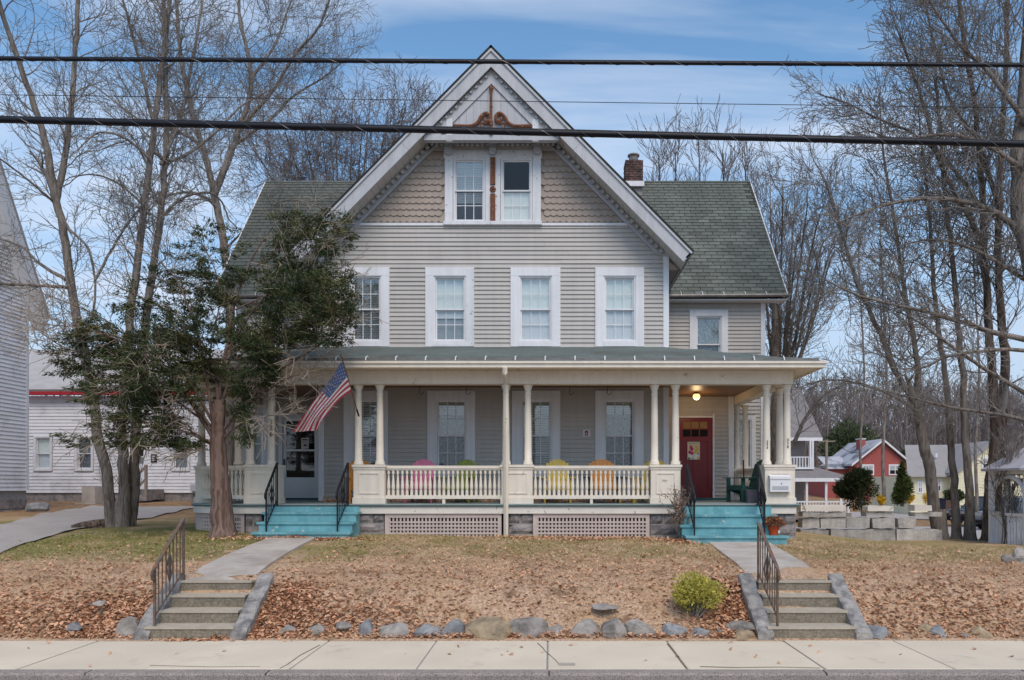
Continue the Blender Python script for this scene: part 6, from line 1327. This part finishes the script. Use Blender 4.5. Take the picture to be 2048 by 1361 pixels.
cb = thing('concrete_pier', 'square concrete block pier left of the three-stemmed tree', 'pier', tuple(P(185, 1006, 28.5))); cube('block', walkconc, cb, PX(170, 28.5), PX(196, 28.5), 28.3, 28.8, PZ(1006, 28.5), PZ(974, 28.5)); cube('plinth', walkconc, cb, PX(163, 28.5), PX(203, 28.5), 28.1, 28.9, PZ(1012, 28.5), PZ(1006, 28.5))
# near white neighbour at the left edge: gable end facing our house
h1 = thing('white_neighbour', 'tall white clapboard house cut off by the left edge', 'house', (-17, 24, 1.0)); Xn = PX(61, 24.0); yb1, ye1 = 24.0, 19.0
zf = PZ(981, 24.0)
wn_ = MB().add([(Xn - .1, ye1 - 3, zf), (Xn - .1, yb1, zf), (Xn - .1, yb1, 7.4), (Xn - .1, 22.0, 11.2), (Xn - .1, ye1 - 3, 11.2)], [(0, 1, 2, 3, 4)]).build('gable_wall', wclap, h1)
clm = cached(('clap', wclap.name), lambda: clap_mesh(wclap)); z = zf
while z < 10.6:
    yb_ = yb1 if z < 7.4 else yb1 - (z - 7.4) / 1.85
    ob('clapboard', clm, wn_, (Xn - .085, (16 + yb_) / 2, z), (0, 0, R(90)), (yb_ - 16, 1, .12)); z += .12
cube('corner_board', white, h1, Xn - .1, Xn - .052, yb1 - .12, yb1 + .01, zf, 7.5); cube('rear_wall', wclap, h1, Xn - 8, Xn - .1, yb1 - .05, yb1, zf, 7.5)
fw = cube('foundation', mortar, h1, Xn - 4, Xn - .12, 16, yb1 - .02, .2, zf - .01)
for r in range(3):
    y = 20.0 + (r % 2) * .3
    while y < yb1 - .1:
        e = min(y + rng.uniform(.45, .75), yb1 - .02); cube('foundation_stone', stone, fw, Xn - .14, Xn - .07 + rng.uniform(-.015, .015), y + .012, e - .012, .72 + r * .3, 1.0 + r * .3); y = e
rv = [Vector((Xn + .32, yb1 + .32, 7.35)), Vector((Xn + .32, 21.2, 7.35 + (yb1 + .32 - 21.2) * 1.85))]
MB().prism([rv[0], rv[1], rv[1] - Vector((0, 0, .95)), rv[0] - Vector((0, .12, .42))], (.04, 0, 0)).build('rake_board', white, h1); MB().prism([rv[0] - Vector((0, .1, .4)), rv[1] - Vector((0, 0, .9)), rv[1] - Vector((.4, 0, .9)), rv[0] - Vector((.4, .1, .4))], (0, .01, .02)).build('rake_soffit', white, h1)
MB().prism([rv[0] + Vector((.06, .02, .0)), rv[1] + Vector((.06, 0, .0)), rv[1] + Vector((-8, 0, 0)), rv[0] + Vector((-8, .02, 0))], (0, .04, .06)).build('roof', greyroof, h1)
bgm = colour('pale_bag', (186, 190, 202), .5); bag = MB().lathe([(.0, 0), (.3, .02), (.34, .12), (.28, .24), (.15, .3), (0, .31)], (PX(74, 23.2), 23.2, PZ(1022, 23.2) - .05), 10); bag.v = [(x + .05 * math.sin(z * 20 + y * 9), y + .05 * math.sin(x * 13), z * 1 + .02 * math.sin(x * 17)) for x, y, z in bag.v]
o = bag.build('boulder', rockb, None); tag(o, 'pale boulder at the foundation corner of the white neighbour', 'boulder')
stump = thing('tree_stump', 'low cut log edging beside the driveway, left of the three-stemmed tree', 'log', tuple(P(175, 1068, 17.0))); MB().tube([P(145, 1062, 16.8), P(165, 1056, 16.9), P(190, 1050, 17.1), P(212, 1046, 17.3)], [.13, .135, .12, .1], 10).build('log', darkbark, stump); MB().tube([P(160, 1066, 16.7), P(185, 1062, 16.8), P(206, 1056, 17.0)], [.05, .055, .04], 7).build('branch', darkbark, stump)

# ------------------------------------------------------------------ background on the right
gw_ = thing('garden_wall', 'low pale cracked stone wall running right from the porch', 'wall', (7.6, 18.8, .7)); 
Yw = 18.6
wall_rows = [(1086, 1058, [(1602, 1660), (1661, 1745), (1746, 1792), (1794, 1886)]), (1057, 1035, [(1606, 1640), (1641, 1692), (1694, 1742), (1744, 1789), (1797, 1832)]), (1034, 1024, [(1604, 1690), (1733, 1789), (1830, 1886)]), (1023, 1010, [(1600, 1688), (1735, 1786), (1828, 1862)])]
for row, (ya, yb_, spans) in enumerate(wall_rows):
    for xa2, xb2 in spans:
        a, b = PX(xa2, Yw), PX(xb2, Yw); z0_, z1_ = PZ(ya - .4, Yw), PZ(yb_ + rng.uniform(0, 2), Yw); y0 = Yw + rng.uniform(-.05, .05) - (.06 if row == 3 else 0); nx_, nz_ = 6, 2
        top = [(a + (b - a) * i / nx_ + rng.uniform(-.01, .01), z1_ + rng.uniform(-.02, .012)) for i in range(nx_ + 1)]; bot = [(b + rng.uniform(-.02, .01), z0_), (a + rng.uniform(-.01, .02), z0_)]
        MB().prism([Vector((p[0], y0 + rng.uniform(-.006, .006), p[1])) for p in bot + top], (0, .34, 0)).build('wall_block', creamold if row == 3 else palewall, gw_)
# two-storey porch house
hb = thing('grey_porch_house', 'grey-brown two-storey house with stacked porches seen past the porch', 'house', (17, 55, -.4)); Y = 53.0; tau = M('taupe_siding', (158, 148, 144), .8, .08, 1.5, rnd=.04); tr_ = M('taupe_roof', (128, 122, 120), .9, .12, 2)
bwall = cube('wall', tau, hb, 13.0, 18.0, Y + 1.2, Y + 9, -.6, PZ(876, Y)); siding_wall(bwall, 13.0, 18.0, -.4, PZ(878, Y), Y + 1.17, [], tau, ch=.22)
ze = PZ(876, Y); MB().prism([Vector((12, Y - .2, ze)), Vector((18.8, Y - .2, ze)), Vector((18.95, Y + 5, PZ(776, Y + 5))), Vector((13.0, Y + 5, PZ(776, Y + 5)))], (0, .05, -.12)).build('roof', tr_, hb); MB().prism([Vector((17.95, Y + 1.2, ze - .1)), Vector((17.95, Y + 9, ze - .1)), Vector((17.95, Y + 5, PZ(782, Y + 5)))], (.05, 0, 0)).build('gable_end', tau, hb); cube('roof_fascia', white, hb, 12, 18.8, Y - .24, Y - .2, ze - .22, ze)
MB().prism([Vector((12, Y - 1.6, PZ(957, Y))), Vector((20.5, Y - 1.6, PZ(957, Y))), Vector((18.0, Y + 1, PZ(928, Y))), Vector((12, Y + 1, PZ(928, Y)))], (0, .03, -.1)).build('porch_roof', tr_, hb); cube('porch_fascia', white, hb, 12, 20.5, Y - 1.66, Y - 1.6, PZ(964, Y), PZ(957, Y))
cube('porch_deck', wp, hb, 13, 20.3, Y - 1.5, Y + 1.2, -.3, .15)
for x in (16.4, 17.3, 18.6, 19.6, 20.1): cube('porch_post', white, hb, x - .07, x + .07, Y - 1.5, Y - 1.36, .15, PZ(962, Y))
cube('porch_handrail', white, hb, 15, 20.2, Y - 1.48, Y - 1.40, .85, .95)
for k in range(26): x = 15.1 + k * .2; cube('baluster', white, hb, x, x + .05, Y - 1.46, Y - 1.42, .2, .85)
cube('balcony_floor', white, hb, 13, 18.2, Y - .3, Y + 1.2, PZ(939, Y), PZ(935, Y)); cube('balcony_rail', white, hb, 13, 18.1, Y - .26, Y - .2, PZ(916, Y), PZ(914, Y))
for k in range(24): x = 13.4 + k * .2; cube('baluster', white, hb, x, x + .06, Y - .25, Y - .21, PZ(936, Y), PZ(916, Y))
for x in (17.95, 18.12): cube('balcony_post', white, hb, x - .06, x + .06, Y - .3, Y - .18, PZ(936, Y), ze - .2)
# red brick house
hr = thing('red_brick_house', 'red brick gabled house with pale slate roof in the distance', 'house', (37, 86, -.3)); Y = 85.0; redb = M('red_brick_far', (164, 88, 82), .9, .1, 1.5, rgb2=(146, 78, 74), s2=8); slate = M('pale_slate', (172, 172, 178), .8, .12, 1.2, rgb2=(110, 112, 118), s2=.5, t0=.5, t1=.6)
gx0, gx1, gzb, gza = PX(1704, Y), PX(1819, Y), PZ(928, Y), PZ(884, Y); xm_ = PX(1764, Y)
MB().prism([Vector((gx0 + .3, Y, -.6)), Vector((gx1 - .3, Y, -.6)), Vector((gx1 - .3, Y, gzb)), Vector((xm_, Y, gza)), Vector((gx0 + .3, Y, gzb))], (0, 9, 0)).build('wall', redb, hr)
for a, lab in ((gx0 - .2, 'l'), (gx1 + .3, 'r')): MB().prism([Vector((a, Y - .4, gzb - .25)), Vector((xm_, Y - .4, gza + .12)), Vector((xm_, Y - .4, gza + .34)), Vector((a, Y - .4, gzb - .03))], (0, 10, 0)).build('roof', slate, hr); MB().prism([Vector((a, Y - .45, gzb - .3)), Vector((xm_, Y - .45, gza + .06)), Vector((xm_, Y - .45, gza + .3)), Vector((a, Y - .45, gzb - .1))], (0, .05, 0)).build('rake_board', white, hr)
cube('wing', redb, hr, PX(1664, Y), gx0 + .3, Y + 2, Y + 8, -.6, PZ(936, Y)); MB().prism([Vector((PX(1666, Y), Y + 1.6, PZ(938, Y))), Vector((gx0 + .6, Y + 1.6, PZ(938, Y))), Vector((gx0 + .6, Y + 5, PZ(915, Y + 5))), Vector((PX(1666, Y), Y + 5, PZ(915, Y + 5)))], (0, .03, .1)).build('wing_roof', slate, hr)
def far_window(par, a, b, c, d, Y, n=2, m=2):
    f_ = MB().box(a - .1, b + .1, Y - .06, Y + .02, c - .1, d + .1).build('window', white, par)
    for i in range(n):
        for j in range(m): cube('pane', shade_grey if j else glass_dark, f_, a + (b - a) * i / n + .04, a + (b - a) * (i + 1) / n - .04, Y - .075, Y - .062, c + (d - c) * j / m + .04, c + (d - c) * (j + 1) / m - .04)
for a, b in ((1726, 1746), (1779, 1801)): far_window(hr, PX(a, Y), PX(b, Y), PZ(949, Y), PZ(931, Y), Y)
far_window(hr, PX(1767, Y), PX(1779, Y), PZ(986, Y), PZ(966, Y), Y - .05, 1, 2)
cr = cube('chimney', redb, hr, PX(1741, Y), PX(1753, Y), Y + 3, Y + 4, gza - 1.2, PZ(875, Y)); cube('chimney_cap', white, cr, PX(1741, Y) - .06, PX(1753, Y) + .06, Y + 2.95, Y + 4.05, PZ(876, Y), PZ(874, Y))
MB().prism([Vector((PX(1760, Y), Y - 1, PZ(962, Y))), Vector((PX(1790, Y), Y - 1, PZ(962, Y))), Vector((PX(1775, Y), Y - 1, PZ(954, Y)))], (0, 1, 0)).build('door_hood', redb, hr)
# pale yellow house
hy = thing('yellow_house', 'pale yellow gabled house behind the right-hand trunks', 'house', (33, 62, -.2)); Y = 62.0; yel = M('pale_yellow_siding', (222, 213, 182), .8, .05, 2, rnd=.03); yroof = M('yellow_house_roof', (148, 143, 141), .9, .1, 1.5)
x0, x1, xg = PX(1826, Y), PX(2030, Y), PX(1902, Y); ze_ = PZ(952, Y)
wy = cube('wall', yel, hy, x0, xg, Y + .5, Y + 8, -.8, ze_); siding_wall(wy, x0, xg, -.3, ze_, Y + .47, [], yel, ch=.24)
MB().prism([Vector((x0 - .4, Y, ze_ - .1)), Vector((xg + 2, Y, ze_ - .1)), Vector((xg + 2, Y + 4, PZ(893, Y + 4))), Vector((x0 + 1.2, Y + 4, PZ(893, Y + 4)))], (0, .05, .12)).build('roof', yroof, hy)
xa_ = PX(1966, Y); za_ = PZ(888, Y - 1); zb_2 = PZ(948, Y - 1)
gy_ = MB().prism([Vector((xg, Y - 1, -.8)), Vector((x1, Y - 1, -.8)), Vector((x1, Y - 1, zb_2)), Vector((xa_, Y - 1, za_)), Vector((xg, Y - 1, zb_2))], (0, 9, 0)).build('gable_wall', yel, hy)
siding_wall(gy_, xg, x1, -.3, za_ - .2, Y - 1.02, [], yel, lambda z: (xg if z < zb_2 else xg + (z - zb_2) / (za_ - zb_2) * (xa_ - xg), x1 if z < zb_2 else x1 - (z - zb_2) / (za_ - zb_2) * (x1 - xa_)), ch=.24)
for a in (xg - .3, x1 + .3): MB().prism([Vector((a, Y - 1.3, zb_2 - .15)), Vector((xa_, Y - 1.3, za_)), Vector((xa_, Y - 1.3, za_ + .25)), Vector((a, Y - 1.3, zb_2 + .1))], (0, 9.5, 0)).build('roof', yroof, hy)
for a, b, c, d, yy in ((1842, 1849, 985, 965, Y + .47), (1877, 1886, 982, 960, Y + .47), (1925, 1932, 980, 958, Y - 1.03), (1951, 1968, 938, 918, Y - 1.03), (1998, 2006, 980, 958, Y - 1.03)): far_window(hy, PX(a, Y), PX(b, Y), PZ(c, Y), PZ(d, Y), yy, 2, 2)
MB().tube([P(1872, 915, Y + 2), P(1872, 907, Y + 2)], .12, 8).build('vent_pipe', white, hy)
# picket fence, bin, utility pole
fb = thing('picket_fence', 'short dark brown picket fence before the yellow house', 'fence', tuple(P(1893, 1018, 58))); brn = M('fence_brown', (96, 74, 66), .8, .15, 4)
for k in range(9): a = PX(1884 + k * 2.6, 56); cube('picket', brn, fb, a, a + .075, 56, 56.03, PZ(1020, 56), PZ(1001, 56) + .03 * (k % 2))
for z in (PZ(1006, 56), PZ(1016, 56)): cube('fence_rail', brn, fb, PX(1882, 56), PX(1909, 56), 56.03, 56.07, z - .04, z + .04)
bn_ = thing('wheeled_bin', 'dark blue-black wheeled bin beside the leaning trunk', 'bin', tuple(P(1879, 1026, 54))); q = P(1879, 1026, 54); navy = colour('bin_navy', (30, 34, 48), .5)
place(MB().add([(-.25, -.28, .06), (.25, -.28, .06), (.25, .28, .06), (-.25, .28, .06), (-.3, -.34, .95), (.3, -.34, .95), (.3, .34, .95), (-.3, .34, .95)], BOXF), Matrix.Translation(q)).build('body', navy, bn_); place(MB().box(-.32, .32, -.38, .36, .96, 1.04), Matrix.Translation(q)).build('lid', navy, bn_)
for s in (-1, 1): place(MB().tube([(s * .28, .25, .1), (s * .34, .25, .1)], .1, 10), Matrix.Translation(q)).build('wheel', iron, bn_)
up = thing('utility_pole', 'grey utility pole with crossarm beyond the porch house', 'pole', tuple(P(1653, 960, 80))); MB().tube([P(1653, 990, 80), P(1653, 880, 80)], .14, 8).build('pole', wp, up); MB().bar(P(1636, 883, 80), P(1670, 883, 80), .12).build('crossarm', wp, up); MB().tube([P(1660, 884, 80) , P(1700, 905, 84), P(1850, 916, 90), P(2060, 930, 95)], .03, 4).build('line', cable, up)
# cars
def car(label, loc, rz, rgb, suv=True, rot=0):
    paint = cached(('carpaint', rgb), lambda: M('car_paint_%d_%d_%d' % rgb, rgb, .25, .03, 1, spec=.6)); dark = cached('cardark', lambda: colour('car_glass', (34, 38, 44), .08, .02, spec=.8)); rub = cached('rub', lambda: colour('tyre_rubber', (24, 24, 26), .8)); rimm = cached('rim', lambda: colour('alloy_rim', (190, 192, 196), .3, .05, metal=.7)); chrome = cached('chrome', lambda: colour('chrome_trim', (200, 202, 206), .2, .02, metal=.9))
    c = thing('parked_car', label, 'car', loc, 'cars parked on the side street'); M4 = Matrix.Translation(loc) @ Matrix.Rotation(rz, 4, 'Z'); H = 1.78 if suv else 1.5
    prof = [(-2.35, .35), (-2.38, .7), (-2.28, .98), (-1.15, 1.08), (2.25, 1.10), (2.38, .95), (2.38, .4), (1.9, .3), (-1.9, .3)]; secs = [(-.95, .06, .94), (-.88, 0, 1), (.88, 0, 1), (.95, .06, .94)]; v = []; n = len(prof)
    for y, ins, k in secs: v += [(x * (1 - ins * .3), y, .3 + (z - .3) * k + (1 - k) * .1) for x, z in prof]
    f = [tuple(range(n)), tuple(3 * n + i for i in range(n - 1, -1, -1))] + [(s * n + i, (s + 1) * n + i, (s + 1) * n + (i + 1) % n, s * n + (i + 1) % n) for s in range(3) for i in range(n)]
    place(MB().add(v, f), M4).build('body', paint, c)
    b0, t0 = [(-1.2, 1.07), (2.25 if suv else 1.9, 1.08)], [(-.45, H), (1.95 if suv else 1.1, H - .03)]
    v = [(b0[0][0], -.84, b0[0][1]), (b0[1][0], -.84, b0[1][1]), (b0[1][0], .84, b0[1][1]), (b0[0][0], .84, b0[0][1]), (t0[0][0], -.66, t0[0][1]), (t0[1][0], -.66, t0[1][1]), (t0[1][0], .66, t0[1][1]), (t0[0][0], .66, t0[0][1])]
    place(MB().add(v, BOXF), M4).build('cabin', dark, c); place(MB().box(t0[0][0] - .05, t0[1][0] + .06, -.68, .68, H - .03, H + .03), M4).build('car_roof', paint, c)
    for s in (-1, 1):
        for tt in (.02, .36, .68, .97):
            a = Vector((b0[0][0] + (b0[1][0] - b0[0][0]) * tt, s * .85, 1.07)); b = Vector((t0[0][0] + (t0[1][0] - t0[0][0]) * tt, s * .68, H)); place(MB().bar(a, b, .09, .05), M4).build('pillar', paint, c)
        place(MB().box(-2.37, -2.2, s * .6 - .2, s * .6 + .2, .78, .93), M4).build('headlight', chrome, c); place(MB().box(-.95, -.8, s * .98 - .1, s * .98 + .1, 1.08, 1.22), M4).build('mirror', paint, c)
        for x in (-1.45, 1.45):
            w_ = place(MB().tube([(x, s * .72, .36), (x, s * .97, .36)], .36, 18), M4).build('wheel', rub, c); place(MB().tube([(x, s * .96, .36), (x, s * .985, .36)], .25, 14), M4).build('rim', rimm, w_)
            sp = MB()
            for k in range(5): a = 2 * math.pi * k / 5; sp.bar((x, s * .99, .36), (x + .23 * math.cos(a), s * .99, .36 + .23 * math.sin(a)), .06, .02, up=(0, 1, 0))
            place(sp, M4).build('spoke', chrome, w_)
    g = place(MB().box(-2.4, -2.3, -.42, .42, .62, .9), M4).build('grille', rub, c)
    for k in range(7): place(MB().box(-2.42, -2.38, -.38 + k * .12, -.34 + k * .12, .64, .88), M4).build('grille_bar', chrome, g)
    place(MB().box(-2.46, -2.3, -.9, .9, .36, .56), M4).build('bumper', rub, c); place(MB().box(-2.475, -2.462, -.2, .2, .42, .54), M4).build('licence_plate', paper, c)
    return c
car('black SUV parked broadside between the slim trunks', (PX(1974, 47.0), 47.0, groundz(26, 47) + .03), R(14), (22, 24, 30))
car('grey SUV nosing out behind the thick trunk', (PX(2022, 43.4), 43.4, groundz(25, 43.4) + .03), R(34), (104, 108, 116))
car('white car seen through the gazebo arch', (PX(2068, 50), 50, groundz(31, 50) + .03), R(8), (210, 214, 220), False)
# white gazebo at the right edge
gz_o = thing('gazebo', 'white lattice gazebo with arched openings at the right edge', 'gazebo', (11.9, 17.2, .55)); gc = Vector((11.9, 17.2, 0)); gr = 1.72; groof = M('gazebo_roof', (176, 172, 178), .8, .1, 4)
oct_ = [gc + Vector((gr * math.cos(R(22.5 + 45 * k)), gr * math.sin(R(22.5 + 45 * k)), 0)) for k in range(8)]; gb = .66
MB().prism([p + Vector((0, 0, .4)) for p in oct_], (0, 0, gb - .4)).build('base', colour('gazebo_teal', (124, 160, 164), .7), gz_o)
for k in range(8):
    a, b = oct_[k], oct_[(k + 1) % 8]; MB().bar(a + Vector((0, 0, gb)), a + Vector((0, 0, 2.35)), .1).build('post', white, gz_o)
    MB().bar(a + Vector((0, 0, gb + .72)), b + Vector((0, 0, gb + .72)), .08, .06).build('handrail', white, gz_o)
    for i in range(1, 12): p = a.lerp(b, i / 12); MB().bar(p + Vector((0, 0, gb)), p + Vector((0, 0, gb + .7)), .045, .02, up=(b - a).normalized()).build('picket', white, gz_o)
    ar = [a.lerp(b, .5 - .46 * math.cos(math.pi * i / 10)) + Vector((0, 0, 1.75 + .48 * math.sin(math.pi * i / 10))) for i in range(11)]; MB().tube(ar, .05, 6).build('arch', white, gz_o); MB().bar(a + Vector((0, 0, 2.33)), b + Vector((0, 0, 2.33)), .08, .1).build('eave_beam', white, gz_o)
    oa, ob_ = gc + (a - gc) * 1.13 + Vector((0, 0, 2.36)), gc + (b - gc) * 1.13 + Vector((0, 0, 2.36)); ap = gc + Vector((0, 0, 3.45)); MB().prism([oa, ob_, ap], (0, 0, .05)).build('roof_panel', groof, gz_o)
# leafless brambles by the gazebo
T = Tree(); od2 = dict(kids=[4, 3], ang=(15, 50), rmin=.006, wob=.2, up=.15, ref=.7, rmax=.016)
for k in range(9): x = 2002 + k * 4; limb(T, [(x, 1098), (x + rng.uniform(-14, 10), 1040), (x + rng.uniform(-22, 16), 970), (x + rng.uniform(-30, 22), 900)], 17.3, .02, .008, od2, 6, .5, 1, .3)
o = tree_obj(T, 'bramble_shrub', 'tangled leafless shrub stems against the gazebo', P(2015, 1096, 17.3), darkbark, twigm); o['category'] = 'shrub'
